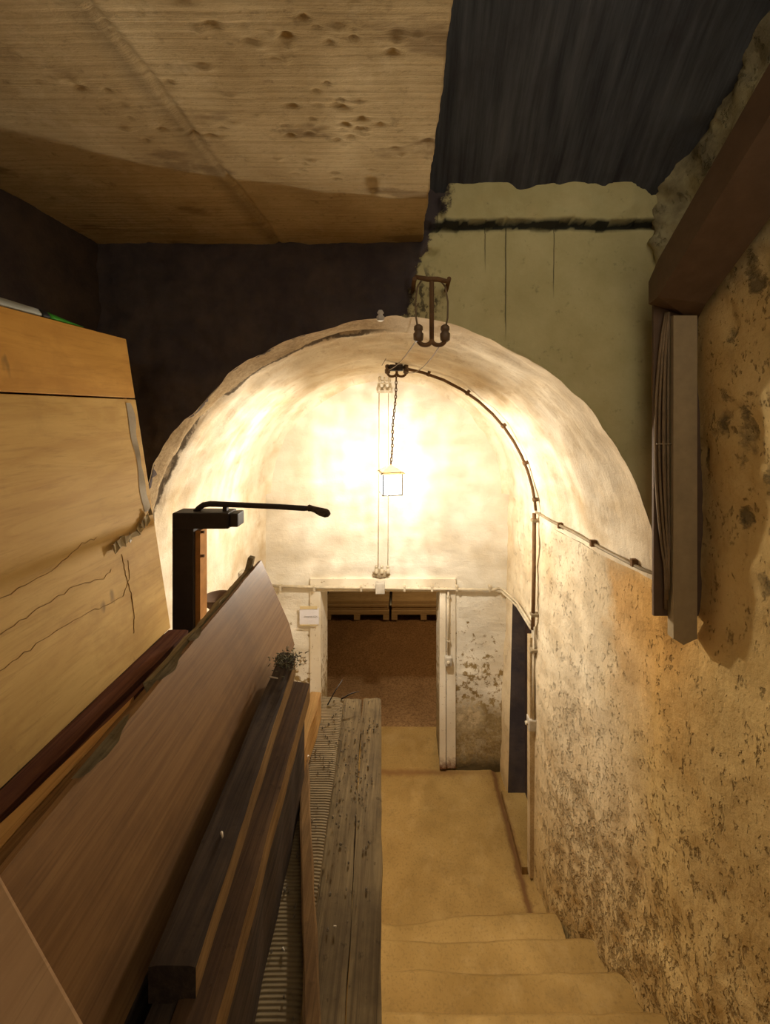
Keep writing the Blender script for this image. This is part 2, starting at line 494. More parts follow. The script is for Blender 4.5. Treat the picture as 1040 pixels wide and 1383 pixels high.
VEIN = m_plain('thin_brown_line', (0.34, 0.20, 0.07), 0.8, 0.1)


# ------------------------------------------------------------------ mesh helpers
def link(name, bm, mats, parent=None, smooth=False, recenter=None):
    """one mesh object; recenter puts its origin at the middle of its base (things), else it stays at the world origin"""
    me = bpy.data.meshes.new(name)
    bmesh.ops.recalc_face_normals(bm, faces=bm.faces)
    if smooth:
        for f in bm.faces:
            f.smooth = True
    if recenter is None:
        recenter = parent is None
    off = Vector((0, 0, 0))
    if recenter:
        xs = [v.co for v in bm.verts]
        off = Vector((sum(v.x for v in xs) / len(xs), sum(v.y for v in xs) / len(xs), min(v.z for v in xs)))
    if parent is not None:
        off = parent.location.copy() if parent.parent is None else parent.parent.location + parent.location
    bmesh.ops.translate(bm, vec=-off, verts=bm.verts)
    bm.to_mesh(me)
    bm.free()
    for m in (mats if isinstance(mats, (list, tuple)) else [mats]):
        me.materials.append(m)
    o = bpy.data.objects.new(name, me)
    COL.objects.link(o)
    if parent is not None:
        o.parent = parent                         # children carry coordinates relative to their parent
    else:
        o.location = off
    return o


def struct(name, bm, mats, smooth=False):
    o = link(name, bm, mats, smooth=smooth, recenter=False)
    o['kind'] = 'structure'
    return o


def tag(o, label, cat, group=None):
    o['label'] = label
    o['category'] = cat
    if group:
        o['group'] = group
    return o


def thing(name, label, cat, loc, group=None):
    o = bpy.data.objects.new(name, None)
    o.location = Vector(loc)
    o.empty_display_size = 0.05
    COL.objects.link(o)
    return tag(o, label, cat, group)


def box(bm, x0, x1, y0, y1, z0, z1, mi=0):
    vs = [bm.verts.new((x, y, z)) for z in (z0, z1) for y in (y0, y1) for x in (x0, x1)]
    for f in ((0, 1, 3, 2), (4, 6, 7, 5), (0, 4, 5, 1), (1, 5, 7, 3), (3, 7, 6, 2), (2, 6, 4, 0)):
        bm.faces.new([vs[i] for i in f]).material_index = mi
    return vs


def hexa(bm, top, th, mi=0):
    """slab under a 4-cornered top face (counter-clockwise), th thick straight down"""
    t = [bm.verts.new(p) for p in top]
    b = [bm.verts.new((p[0], p[1], p[2] - th)) for p in top]
    bm.faces.new(t)
    bm.faces.new(b[::-1])
    for i in range(4):
        j = (i + 1) % 4
        bm.faces.new((t[i], b[i], b[j], t[j]))


def rough_plank(bm, fl, fr, nl, nr, z_far, z_near, th, n=34, wob=0.003, seed=0.0, ragged=0.0, side=False):
    """a sawn plank: top corners far-left, far-right, near-left, near-right as (x, y); slightly uneven edges and ends"""
    cols = 7
    rows = n
    g = []
    for i in range(rows + 1):
        t = i / rows
        row = []
        for j in range(cols + 1):
            s = j / cols
            x = (fl[0] * (1 - s) + fr[0] * s) * (1 - t) + (nl[0] * (1 - s) + nr[0] * s) * t
            y = (fl[1] * (1 - s) + fr[1] * s) * (1 - t) + (nl[1] * (1 - s) + nr[1] * s) * t
            z = z_far * (1 - t) + z_near * t
            if j in (0, cols):
                x += wob * noise.noise(Vector((seed, y * 9, s * 7))) * 2
            if i == 0 and ragged:
                y += ragged * noise.noise(Vector((x * 45, seed, 0.5)))
            z += wob * 0.8 * noise.noise(Vector((x * 14 + seed, y * 7, 0)))
            z -= 0.0025 if j in (0, cols) else 0
            row.append(bm.verts.new((x, y, z)))
        g.append(row)
    bot = []
    for i in range(rows + 1):
        bot.append([bm.verts.new((v.co.x, v.co.y, v.co.z - th)) for v in (g[i][0], g[i][cols])])
    for i in range(rows):
        for j in range(cols):
            bm.faces.new((g[i][j], g[i + 1][j], g[i + 1][j + 1], g[i][j + 1]))
        bm.faces.new((g[i][0], bot[i][0], bot[i + 1][0], g[i + 1][0]))
        bm.faces.new((g[i][cols], g[i + 1][cols], bot[i + 1][1], bot[i][1])).material_index = 1 if side else 0  # side: right flank takes the paler, lamplit colour
        bm.faces.new((bot[i][0], bot[i][1], bot[i + 1][1], bot[i + 1][0]))
    for i in (0, rows):
        bm.faces.new([*g[i], bot[i][1], bot[i][0]])


def tube(bm, pts, r, seg=10, mi=0, caps=True):
    pts = [Vector(p) for p in pts]
    rs = r if isinstance(r, (list, tuple)) else [r] * len(pts)
    rings = []
    up = None
    for i, p in enumerate(pts):
        d = (pts[min(i + 1, len(pts) - 1)] - pts[max(i - 1, 0)]).normalized()
        if up is None:
            up = d.orthogonal().normalized()
        up = (up - d * up.dot(d)).normalized()
        s = d.cross(up)
        rings.append([bm.verts.new(p + (up * math.cos(a) + s * math.sin(a)) * rs[i]) for a in [2 * PI * k / seg for k in range(seg)]])
    for a, b in zip(rings, rings[1:]):
        for k in range(seg):
            f = bm.faces.new((a[k], a[(k + 1) % seg], b[(k + 1) % seg], b[k]))
            f.material_index = mi
            f.smooth = True
    if caps:
        bm.faces.new(rings[0][::-1]).material_index = mi
        bm.faces.new(rings[-1]).material_index = mi


def lathe(bm, prof, cx, cy, cz, seg=20, mi=0):
    rings = []
    for r, z in prof:
        rings.append([bm.verts.new((cx + max(r, 1e-4) * math.cos(2 * PI * k / seg), cy + max(r, 1e-4) * math.sin(2 * PI * k / seg), cz + z)) for k in range(seg)])
    for a, b in zip(rings, rings[1:]):
        for k in range(seg):
            f = bm.faces.new((a[k], a[(k + 1) % seg], b[(k + 1) % seg], b[k]))
            f.material_index = mi
            f.smooth = True
    bm.faces.new(rings[0][::-1])
    bm.faces.new(rings[-1])


def bevel(bm, w, seg=2):
    bmesh.ops.remove_doubles(bm, verts=bm.verts, dist=1e-5)
    es = [e for e in bm.edges if len(e.link_faces) == 2 and e.calc_face_angle(0) > 0.5]
    bmesh.ops.bevel(bm, geom=es, offset=w, segments=seg, affect='EDGES', profile=0.6)


def fbm(x, y, z, s, o=4):
    return noise.fractal(Vector((x * s, y * s, z * s)), 0.9, 2.1, o)


def lerp_table(t, v):
    for (a, b), (c, d) in zip(t, t[1:]):
        if v <= c:
            k = max(0.0, min(1.0, (v - a) / (c - a)))
            k = k * k * (3 - 2 * k) if True else k
            return b + (d - b) * k
    return t[-1][1]


# ------------------------------------------------------------------ the shape of the place
Y_ARCH, Y_END, Z_SPR = 2.13, 4.41, 3.05
XR_TOP = [(-1.0, 1.66), (0.5, 1.62), (1.5, 1.54), (1.96, 1.475), (2.13, 1.35), (2.75, 1.25), (3.3, 1.16), (4.0, 1.20), (4.41, 1.21)]
XR_BOT = [(-1.0, 1.66), (0.5, 1.62), (1.5, 1.52), (2.13, 1.42), (2.6, 1.34), (3.1, 1.15), (3.4, 1.13), (4.41, 1.11)]
XL = [(2.0, -1.44), (2.6, -1.46), (4.0, -1.50), (4.41, -1.48)]
ZC = [(2.0, 4.465), (2.35, 4.42), (3.0, 4.36), (4.3, 4.36), (4.41, 4.33)]


XR_SM = [(-1.0, 1.66), (0.5, 1.62), (1.5, 1.49), (2.13, 1.36), (2.75, 1.25), (3.3, 1.16), (4.0, 1.20), (4.41, 1.21)]


def right_x(y, z):
    k = max(0.0, min(1.0, z / Z_SPR))
    q = max(0.0, min(1.0, (z - 2.62) / 0.4))
    q = q * q * (3 - 2 * q)
    top = lerp_table(XR_SM, y) * (1 - q) + lerp_table(XR_TOP, y) * q
    return lerp_table(XR_BOT, y) * (1 - k) + top * k


def relief(x, y, z):
    """how far plaster stands proud (-) or hollow (+) of its true plane"""
    d = 0.018 * fbm(x, y, z, 1.6, 3) + 0.009 * fbm(x + 9, y, z, 5.5, 4)
    low = max(0.0, min(1.0, (2.2 - z) / 1.6)) * max(0.0, min(1.0, (3.35 - y) / 0.5))
    d += low * 0.024 * fbm(x, y, z * 0.45, 11, 4)
    if y < 2.13 and z > 4.5:
        k = min(1.0, (z - 4.5) / 0.3)
        d += k * 0.07 * (fbm(x, y, z, 4.5, 5)) - k * 0.05
    if y < 2.05:
        for py, pz, ry, rz in PATCH:
            q = ((y - py) / ry) ** 2 + ((z - pz) / rz) ** 2
            if q < 4:
                d += 0.012 * max(0.0, 1 - q * 0.6 + 0.9 * fbm(x, y, z, 12, 3))
    return d


def span(a, b, step, extra=()):
    n = max(1, round((b - a) / step))
    v = [a + (b - a) * i / n for i in range(n + 1)]
    for e in extra:
        i = min(range(len(v)), key=lambda q: abs(v[q] - e))
        v[i] = e
    return sorted(v)


# right wall -------------------------------------------------------
DY0, DY1, DZ = 3.46, 4.11, 2.04         # doorway in the right wall
bm = bmesh.new()
ys = span(-0.7, 1.3, 0.05)[:-1] + span(1.3, 3.3, 0.016, (Y_ARCH,))[:-1] + span(3.3, Y_END + 0.02, 0.027, (DY0, DY1))
zs = span(-0.05, 4.95, 0.02, (DZ, Z_SPR))[:-1] + span(4.95, 7.2, 0.035)
grid = {}


def wall_vert(i, j):
    if (i, j) not in grid:
        y, z = ys[i], zs[j]
        x = right_x(y, z)
        d = relief(x, y, z)
        if DY0 - 0.1 < y < DY1 + 0.1 and z < DZ + 0.1:
            d *= 0.25
        grid[(i, j)] = bm.verts.new((x + d, y, z))
    return grid[(i, j)]


for i in range(len(ys) - 1):
    for j in range(len(zs) - 1):
        yc, zc = (ys[i] + ys[i + 1]) / 2, (zs[j] + zs[j + 1]) / 2
        if yc > Y_ARCH + 0.06 and zc > Z_SPR:
            continue
        if DY0 < yc < DY1 and zc < DZ:
            continue
        bm.faces.new((wall_vert(i, j), wall_vert(i + 1, j), wall_vert(i + 1, j + 1), wall_vert(i, j + 1)))
struct('wall_right', bm, MR, True)

# vault ------------------------------------------------------------
bm = bmesh.new()
ys2 = span(Y_ARCH - 0.012, Y_END + 0.01, 0.028)
NA = 170
rows = []
for y in ys2:
    xr, xl, zc = lerp_table(XR_TOP, y), lerp_table(XL, y), lerp_table(ZC, y)
    # coved corner against the end wall
    cove = max(0.0, (y - (Y_END - 0.16)) / 0.16)
    sh = 0.10 * (1 - math.sqrt(max(0.0, 1 - cove * cove)))
    xr -= sh
    xl += sh * 0.6
    zc -= sh * 0.6
    cx, a, b = (xr + xl) / 2, (xr - xl) / 2, zc - Z_SPR
    row = []
    for k in range(NA + 1):
        th = PI * k / NA
        ca, sa = math.cos(th), math.sin(th)
        x, z = cx + a * ca, Z_SPR + b * sa
        d = relief(x, y, z)
        d += 0.012 * fbm(x * 0.5, y * 1.7, z * 0.5, 4.0, 4)
        if y < 2.45 and th > 1.5:                 # crack behind the rough left lip
            yk = 2.315 + 0.04 * fbm(x, 0, z, 3.0, 3)
            d += 0.055 * math.exp(-((y - yk) / 0.024) ** 2) * min(1, (th - 1.5) * 4) * (0.6 + 0.8 * fbm(x, 4, z, 2.5, 2))
            d += 0.012 * max(0.0, (yk - y) / 0.1) * fbm(x, y, z, 4, 3)
        row.append(bm.verts.new((x + d * ca, y, z + d * sa)))
    rows.append(row)
for r0, r1 in zip(rows, rows[1:]):
    for k in range(NA):
        bm.faces.new((r0[k], r0[k + 1], r1[k + 1], r1[k]))
front_arc = [(v.co.x, v.co.z) for v in rows[0]]
struct('ceiling_vault', bm, MV, True)

# left wall of the vault below the springing
bm = bmesh.new()
zl = span(-0.05, Z_SPR, 0.05)
rows = []
for y in span(Y_ARCH - 0.012, Y_END + 0.01, 0.05):
    rows.append([])
    for z in zl:
        x = lerp_table(XL, y)
        rows[-1].append(bm.verts.new((x - relief(x, y, z), y, z)))
for r0, r1 in zip(rows, rows[1:]):
    for k in range(len(zl) - 1):
        bm.faces.new((r0[k], r0[k + 1], r1[k + 1], r1[k]))
struct('wall_left', bm, MV, True)

# end wall with the doorway -----------------------------------------
EX0, EX1, EZ = -0.874, 0.441, 1.99
bm = bmesh.new()
xs = span(-1.75, 1.45, 0.04, (EX0, EX1))
zs3 = span(-0.05, 4.7, 0.04, (EZ,))
grid2 = {}
for i in range(len(xs)):
    for j in range(len(zs3)):
        x, z = xs[i], zs3[j]
        nr = EX0 - 0.15 < x < EX1 + 0.25 and z < EZ + 0.2
        d = (0.022 * fbm(x, 7, z * 1.7, 1.5, 3) + 0.005 * fbm(x, 5, z, 7, 3)) * (0.2 if nr else 1)
        grid2[i, j] = bm.verts.new((x, Y_END + d, z))
for i in range(len(xs) - 1):
    for j in range(len(zs3) - 1):
        if EX0 < (xs[i] + xs[i + 1]) / 2 < EX1 and (zs3[j] + zs3[j + 1]) / 2 < EZ:
            continue
        bm.faces.new((grid2[i, j], grid2[i + 1, j], grid2[i + 1, j + 1], grid2[i, j + 1]))
# reveals through the wall
Y_IN = Y_END + 0.42
for a, b in (((EX0, 0), (EX0, EZ)), ((EX0, EZ), (EX1, EZ)), ((EX1, EZ), (EX1, 0))):
    bm.faces.new([bm.verts.new((a[0], Y_END - 0.01, a[1])), bm.verts.new((b[0], Y_END - 0.01, b[1])),
                  bm.verts.new((b[0], Y_IN, b[1])), bm.verts.new((a[0], Y_IN, a[1]))])
struct('wall_end', bm, ME, True)

# arch wall (green on the right, soot-dark masonry on the left) -------
bm = bmesh.new()
xs4 = span(-1.66, 1.55, 0.016)
zs4 = span(2.0, 5.16, 0.016)


def arch_hit(x, z):
    """inside the mouth of the vault?"""
    xr, xl, zc = lerp_table(XR_TOP, Y_ARCH), lerp_table(XL, Y_ARCH), lerp_table(ZC, Y_ARCH)
    cx, a, b = (xr + xl) / 2, (xr - xl) / 2, zc - Z_SPR
    if z < Z_SPR:
        return xl < x, (max(x, xl), z)
    u, v = (x - cx) / a, (z - Z_SPR) / b
    q = math.hypot(u, v)
    th = math.atan2(v, u)
    k = min(NA - 1, int(th / PI * NA))
    t = th / PI * NA - k
    px = front_arc[k][0] * (1 - t) + front_arc[k + 1][0] * t
    pz = front_arc[k][1] * (1 - t) + front_arc[k + 1][1] * t
    rr = math.hypot(x - cx, z - Z_SPR)
    ra = math.hypot(px - cx, pz - Z_SPR)
    return rr < ra, (px, pz)


g4, ins, snap = {}, {}, {}
for i, x in enumerate(xs4):
    for j, z in enumerate(zs4):
        ins[i, j], snap[i, j] = arch_hit(x, z)
for i in range(len(xs4) - 1):
    for j in range(len(zs4) - 1):
        q = [(i, j), (i + 1, j), (i + 1, j + 1), (i, j + 1)]
        if all(ins[p] for p in q):
            continue
        f = []
        for p in q:
            if p not in g4:
                x, z = xs4[p[0]], zs4[p[1]]
                d = 0.008 * fbm(x, 2, z, 4, 4)
                dark = (x - 0.36 * z + 0.13 * fbm(x, 1, z, 5, 4)) < -1.57
                if dark:
                    d += 0.03 + 0.03 * fbm(x, 3, z, 6, 4)
                if x > 0.05:
                    zl_ = 4.955 + 0.03 * fbm(x, 0, 0, 6, 5)
                    if z > zl_:
                        d -= 0.025 + 0.02 * fbm(x, z, 4, 7, 4)
                    elif z > zl_ - 0.03:
                        d += 0.022
                if ins[p]:
                    x, z = snap[p]
                    d = 0
                g4[p] = bm.verts.new((x, Y_ARCH + d, z))
            f.append(g4[p])
        try:
            bm.faces.new(f)
        except ValueError:
            pass
struct('wall_arch', bm, MA, True)

# stairwell left side wall, dark
bm = bmesh.new()
rows = []
for y in span(-0.7, Y_ARCH + 0.1, 0.06):
    rows.append([bm.verts.new((-1.64 - 0.03 * fbm(0, y, z, 3, 4), y, z)) for z in span(2.0, 4.95, 0.06)])
for r0, r1 in zip(rows, rows[1:]):
    for k in range(len(r0) - 1):
        bm.faces.new((r0[k], r0[k + 1], r1[k + 1], r1[k]))
struct('wall_stair', bm, MSOOT, True)

# concrete slab over the left half, board-marked with blow holes ------
Z_SLAB, X_SLAB = 4.867, 0.120
bm = bmesh.new()
xs5 = span(-1.70, X_SLAB, 0.0095)
ys5 = span(-0.6, 0.7, 0.05)[:-1] + span(0.7, Y_ARCH + 0.06, 0.0065)
pits = []
rp = random.Random(21)
for cx, cy, n, sx, sy in ((-0.42, 0.98, 10, .12, .035), (-0.36, 1.17, 16, .16, .06), (-0.18, 1.27, 22, .14, .05),
                          (-1.0, 1.12, 8, .15, .04), (-0.80, 1.28, 10, .12, .08), (0.0, 1.35, 8, .1, .05), (-0.6, 0.8, 26, .5, .12), (-0.2, 1.45, 8, .25, .05),
                          (-0.12, 0.97, 9, .14, .03)):
    for _ in range(n):
        pits.append((rp.gauss(cx, sx), rp.gauss(cy, sy), rp.uniform(.008, .022), rp.uniform(.005, .009), rp.uniform(.005, .014) * rp.choice((1, 1, -0.8))))
cells = {}
for p in pits:
    for a in range(-1, 2):
        for b in range(-1, 2):
            cells.setdefault((int(p[0] // 0.06) + a, int(p[1] // 0.06) + b), []).append(p)
rows = []
for x in xs5:
    row = []
    for y in ys5:
        z = Z_SLAB + 0.006 * fbm(x, y, 0, 2.5, 4) + 0.0006 * math.sin(y * 230) + 0.0015 * fbm(x * 0.05, y, 3, 40, 2)
        ck = x + 0.720 - 0.033 * y + 0.015 * fbm(x, y, 5, 5, 3)
        z += 0.012 * math.exp(-(ck / 0.012) ** 2)
        for p in cells.get((int(x // 0.06), int(y // 0.06)), ()):
            q = ((x - p[0]) / p[2]) ** 2 + ((y - p[1]) / p[3]) ** 2
            if q < 6:
                z += p[4] * math.exp(-q)
        xx = x
        if x == xs5[-1]:
            xx += 0.008 * fbm(1, y, 1, 7, 4)
        row.append(bm.verts.new((xx, y, z)))
    rows.append(row)
for r0, r1 in zip(rows, rows[1:]):
    for k in range(len(r0) - 1):
        bm.faces.new((r0[k], r0[k + 1], r1[k + 1], r1[k]))
er = rows[-1]
tp = [bm.verts.new((X_SLAB - 0.02, v.co.y, 7.2)) for v in er]
for k in range(len(er) - 1):
    bm.faces.new((er[k], er[k + 1], tp[k + 1], tp[k]))
struct('ceiling_slab', bm, MSLAB, True)

# dark ceiling climbing over the stair --------------------------------
bm = bmesh.new()
rows = []
for y in span(-0.75, Y_ARCH + 0.04, 0.04):
    rows.append([])
    for x in span(X_SLAB - 0.03, 1.75, 0.04):
        z = 5.13 + (Y_ARCH - y) * 0.98 + 0.012 * fbm(x * 2.2, y * .4, 1, 3, 4)
        if x > 1.2:
            z -= (x - 1.2) * 0.25 + 0.05 * abs(fbm(x, y, 2, 6, 4))
        rows[-1].append(bm.verts.new((x, y, z)))
for r0, r1 in zip(rows, rows[1:]):
    for k in range(len(r0) - 1):
        bm.faces.new((r0[k], r0[k + 1], r1[k + 1], r1[k]))
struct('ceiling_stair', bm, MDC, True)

bm = bmesh.new()
box(bm, -1.75, 1.75, -0.78, -0.70, 0.0, 4.45)  # unseen barrier added behind the camera to cut world light on the pile
struct('rear_light_blocker', bm, MSOOT)

# floors -----------------------------------------------------------------
bm = bmesh.new()
rows = []
for y in span(1.6, Y_IN + 0.12, 0.05):
    rows.append([bm.verts.new((x, y, 0.008 * fbm(x, y, 0, 2.2, 4) - (0.03 if (1.02 < x < 1.12 and y > 3.0) else 0)
                               + (0.05 if y > Y_END + 0.06 else 0.0))) for x in span(-1.7, 1.75, 0.05)])
for r0, r1 in zip(rows, rows[1:]):
    for k in range(len(r0) - 1):
        bm.faces.new((r0[k], r0[k + 1], r1[k + 1], r1[k]))
struct('floor', bm, MF, True)

bm = bmesh.new()
rows = []
for y in span(Y_IN + 0.1, 8.1, 0.06):
    rows.append([bm.verts.new((x, y, 0.03 + 0.02 * fbm(x, y, 0, 3, 5) + 0.02 * fbm(x, y, 3, 14, 3))) for x in span(-3.0, 3.0, 0.06)])
for r0, r1 in zip(rows, rows[1:]):
    for k in range(len(r0) - 1):
        bm.faces.new((r0[k], r0[k + 1], r1[k + 1], r1[k]))
struct('floor_store', bm, MEARTH, True)

bm = bmesh.new()
box(bm, -3.05, 3.05, Y_IN, 8.15, -0.2, 2.75)
bmesh.ops.delete(bm, geom=[f for f in bm.faces if f.calc_center_median().z < -0.1 or f.calc_center_median().y < Y_IN + 0.01], context='FACES')
struct('wall_store', bm, m_plain('store_room_plaster', (0.20, 0.15, 0.08), 0.9, 0.1, 0, 0.4, 5))
bm = bmesh.new()
for q in (((-3.05, -0.2), (EX0, 2.75)), ((EX1, -0.2), (3.05, 2.75)), ((EX0, EZ), (EX1, 2.75))):
    (a, b), (c, d) = q
    bm.faces.new([bm.verts.new(p) for p in ((a, Y_IN, b), (c, Y_IN, b), (c, Y_IN, d), (a, Y_IN, d))])
struct('wall_store_front', bm, bpy.data.materials['store_room_plaster'])

# landing under the timber pile and the block behind it
bm = bmesh.new()
box(bm, -1.66, -0.16, -0.7, 1.80, 0.0, 2.20)
box(bm, -1.50, -0.86, 1.80, 2.45, 0.0, 2.20)
bevel(bm, 0.02)
struct('floor_landing', bm, MF)

# recess and door leaf behind the right-hand doorway
bm = bmesh.new()
xw = 1.12
for a, b in (((DY0, -0.02), (DY0, DZ)), ((DY0, DZ), (DY1, DZ)), ((DY1, DZ), (DY1, -0.02))):
    bm.faces.new([bm.verts.new((xw - 0.01 if a[1] < 1 else 1.16, a[0], a[1])), bm.verts.new((xw - 0.01 if b[1] < 1 else 1.16, b[0], b[1])),
                  bm.verts.new((1.9, b[0], b[1])), bm.verts.new((1.9, a[0], a[1]))])
struct('trim_1', bm, MSOOT)
bm = bmesh.new()
box(bm, 1.05, 1.9, DY0 - 0.02, DY1 + 0.02, -0.04, 0.035)
struct('trim_2', bm, MF)
bm = bmesh.new()
box(bm, 1.285, 1.325, DY0 + 0.22, DY1, 0.04, DZ)
bevel(bm, 0.004)
d2 = struct('door_2', bm, DARKDOOR)
bm = bmesh.new()
box(bm, 1.88, 1.9, DY0 - 0.1, DY1 + 0.1, -0.04, DZ + 0.1)
struct('trim_3', bm, MSOOT)

# stairs ---------------------------------------------------------------------
st = thing('staircase', 'worn concrete stair descending to the vaulted cellar floor beside the timber pile', 'stairs', (0.65, 1.4, 0))
NST = 12
for k in range(NST):
    y1 = 3.03 - 0.285 * k
    z1 = 0.18 * (k + 1)
    bm = bmesh.new()
    n = 40
    xm = min(lerp_table(XR_BOT, y1), lerp_table(XR_BOT, y1 - .3)) + .03
    top, nose, mid, bot = [], [], [], []
    for i in range(n + 1):
        x = -0.155 + (xm + 0.155) * i / n
        wear = 0.018 * math.exp(-((x - 0.35) / 0.35) ** 2)
        yy = y1 + 0.018 * fbm(x, k * 3.1, 0, 2.0, 3) - (0.07 * math.exp(-((x - 0.05) / 0.28) ** 2) if k == 0 else 0)
        top.append(bm.verts.new((x, y1 - 0.30, z1 - wear * 0.3)))
        mid.append(bm.verts.new((x, yy - 0.03, z1 - wear)))
        nose.append(bm.verts.new((x, yy, z1 - 0.022 - wear)))
        bot.append(bm.verts.new((x, y1 - 0.01, z1 - 0.215)))
    for i in range(n):
        for a, b in ((top, mid), (mid, nose), (nose, bot)):
            bm.faces.new((a[i], a[i + 1], b[i + 1], b[i]))
    s = link('step', bm, MF, st, smooth=True)

# ------------------------------------------------------------------ door frame in the end wall
yb = Y_END - 0.028
bm = bmesh.new()
box(bm, -0.985, 0.615, yb, Y_END + 0.03, EZ - 0.01, 2.12)
bevel(bm, 0.004)
d1 = struct('door_1', bm, WHITE)
for x0, x1 in ((-0.985, EX0 + 0.005), (EX1 - 0.003, 0.505), (0.512, 0.615)):
    bm = bmesh.new()
    box(bm, x0, x1, yb + (0.012 if x0 > 0.5 else 0), Y_END + 0.03, 0.03, EZ - 0.01)
    bevel(bm, 0.004)
    link('door_jamb', bm, WHITE, d1)

# paper notice with tape on the left jamb
t = thing('paper_notice', 'white paper notice taped to the left door jamb of the end wall', 'notice', (-0.99, Y_END - 0.045, 1.625))
bm = bmesh.new()
n = 10
X0, X1, Z0, Z1 = -1.095, -0.885, 1.625, 1.805
rows = [[bm.verts.new((X0 + (X1 - X0) * i / n, Y_END - 0.038 - 0.006 * math.sin(PI * i / n) - 0.004 * j / n, Z0 + (Z1 - Z0) * j / n)) for j in range(n + 1)] for i in range(n + 1)]
for r0, r1 in zip(rows, rows[1:]):
    for k in range(n):
        bm.faces.new((r0[k], r1[k], r1[k + 1], r0[k + 1]))
link('sheet', bm, PAPER, t, True)
for z0, z1 in ((1.80, 1.832), (1.618, 1.632)):
    bm = bmesh.new()
    box(bm, -1.09, -0.90, Y_END - 0.052, Y_END - 0.05, z0, z1)
    link('tape_strip', bm, MASK, t)
cu = bpy.data.curves.new('lettering', 'FONT')
cu.body = 'Gartenida KGM'
cu.size = 0.036
cu.align_x = 'CENTER'
cu.extrude = 0.0004
tmp = bpy.data.objects.new('lettering', cu)
COL.objects.link(tmp)
bpy.context.view_layer.update()
me = bpy.data.meshes.new_from_object(tmp.evaluated_get(bpy.context.evaluated_depsgraph_get()))
bpy.data.objects.remove(tmp)
wd = max(v.co.x for v in me.vertices) - min(v.co.x for v in me.vertices)
me.transform(Matrix.Translation((-0.972 + 0.99, -0.006, 1.716 - 1.625 - 0.005)) @ Matrix.Rotation(PI / 2, 4, 'X') @ Matrix.Diagonal((0.142 / wd, 0.62, 1, 1)))
me.materials.clear()
me.materials.append(INK)
lo = bpy.data.objects.new('lettering', me)
COL.objects.link(lo)
lo.parent = t

# conduits on the end wall and switches
bm = bmesh.new()
yc = Y_END - 0.055
zc_ = 2.035
tube(bm, [(-1.42, yc, zc_ + .02), (-0.9, yc, zc_ + .005), (0.2, yc, zc_ - .01), (1.0, yc, zc_ - .025), (1.085, yc, zc_ - .01)], 0.016)
o = thing('conduit', 'pale horizontal conduit running across the lintel of the end doorway', 'conduit', (0, yc, 2.0))
link('pipe', bm, PIPEW, o)
for x in (-1.3, -0.93, -0.42, 0.05, 0.35, 0.62, 0.98):
    bm = bmesh.new()
    box(bm, x - .012, x + .012, yc - .02, yc + .04, zc_ - .036, zc_ + .022)
    bevel(bm, .004)
    link('clip', bm, PIPEW, o)
bm = bmesh.new()
box(bm, -0.262, -0.162, yc - .05, yc + .02, 1.985, 2.10)
bevel(bm, .008)
tag(link('junction_box', bm, SWITCH), 'square grey junction box centred above the end doorway, on the horizontal conduit', 'junction box')

o = thing('conduit', 'short pale conduit running down the right jamb to a small switch', 'conduit', (0.53, yb - 0.02, 1.3))
bm = bmesh.new()
tube(bm, [(0.53, yb - .015, 2.0), (0.53, yb - .015, 1.30)], 0.011)
link('pipe', bm, PIPEW, o)
for z in (1.93, 1.45):
    bm = bmesh.new()
    box(bm, .512, .548, yb - .03, yb + .012, z - .008, z + .008)
    link('clip', bm, PIPEW, o)
bm = bmesh.new()
box(bm, .49, .565, yb - .05, yb + .012, 1.185, 1.285)
bevel(bm, .012)
o = tag(link('light_switch', bm, SWITCH), 'small square switch on the right jamb of the end doorway', 'switch')
bm = bmesh.new()
lathe(bm, [(0.018, 0), (0.018, 0.012), (0.008, 0.02)], 0, 0, 0, 14)
bmesh.ops.rotate(bm, cent=(0, 0, 0), matrix=Matrix.Rotation(PI / 2, 3, 'X'), verts=bm.verts)
bmesh.ops.translate(bm, vec=(.527, yb - .049, 1.235), verts=bm.verts)
link('switch_knob', bm, PIPEW, o)

# insulator pair fixed to the wall: helper used for all brackets
def hook_bracket(t, c, gap, size, axis, mat_i=BAKE, mat_h=RUST, stem=0.1, drop=0.0):
    """forked iron hook: central stem, a U arm each side, a porcelain cap standing on each arm"""
    c = Vector(c)
    ax = Vector(axis).normalized()
    bm = bmesh.new()
    tube(bm, [c + Vector((0, 0, stem)), c + Vector((0, 0, -gap * 0.25))], size * 0.26, 10)
    link('stem', bm, mat_h, t)
    for s in (-1, 1):
        bm = bmesh.new()
        pts = [c + Vector((0, 0, -gap * 0.25)) + ax * s * gap * (0.5 - 0.5 * math.cos(a)) + Vector((0, 0, -gap * 0.42 * math.sin(a))) for a in [PI * k / 12 for k in range(13)]]
        tube(bm, pts, size * 0.25, 10)
        arm = link('hook_arm', bm, mat_h, t)
        bm = bmesh.new()
        b = c + ax * s * gap + Vector((0, 0, -gap * 0.3))
        lathe(bm, [(size * .28, -size * .2), (size * .52, 0), (size * .55, size * .7), (size * .40, size * .85), (size * .40, size * 1.0), (size * .50, size * 1.1), (size * .46, size * 1.5), (size * .2, size * 1.7)], b.x, b.y, b.z, 16)
        link('insulator', bm, mat_i, arm)


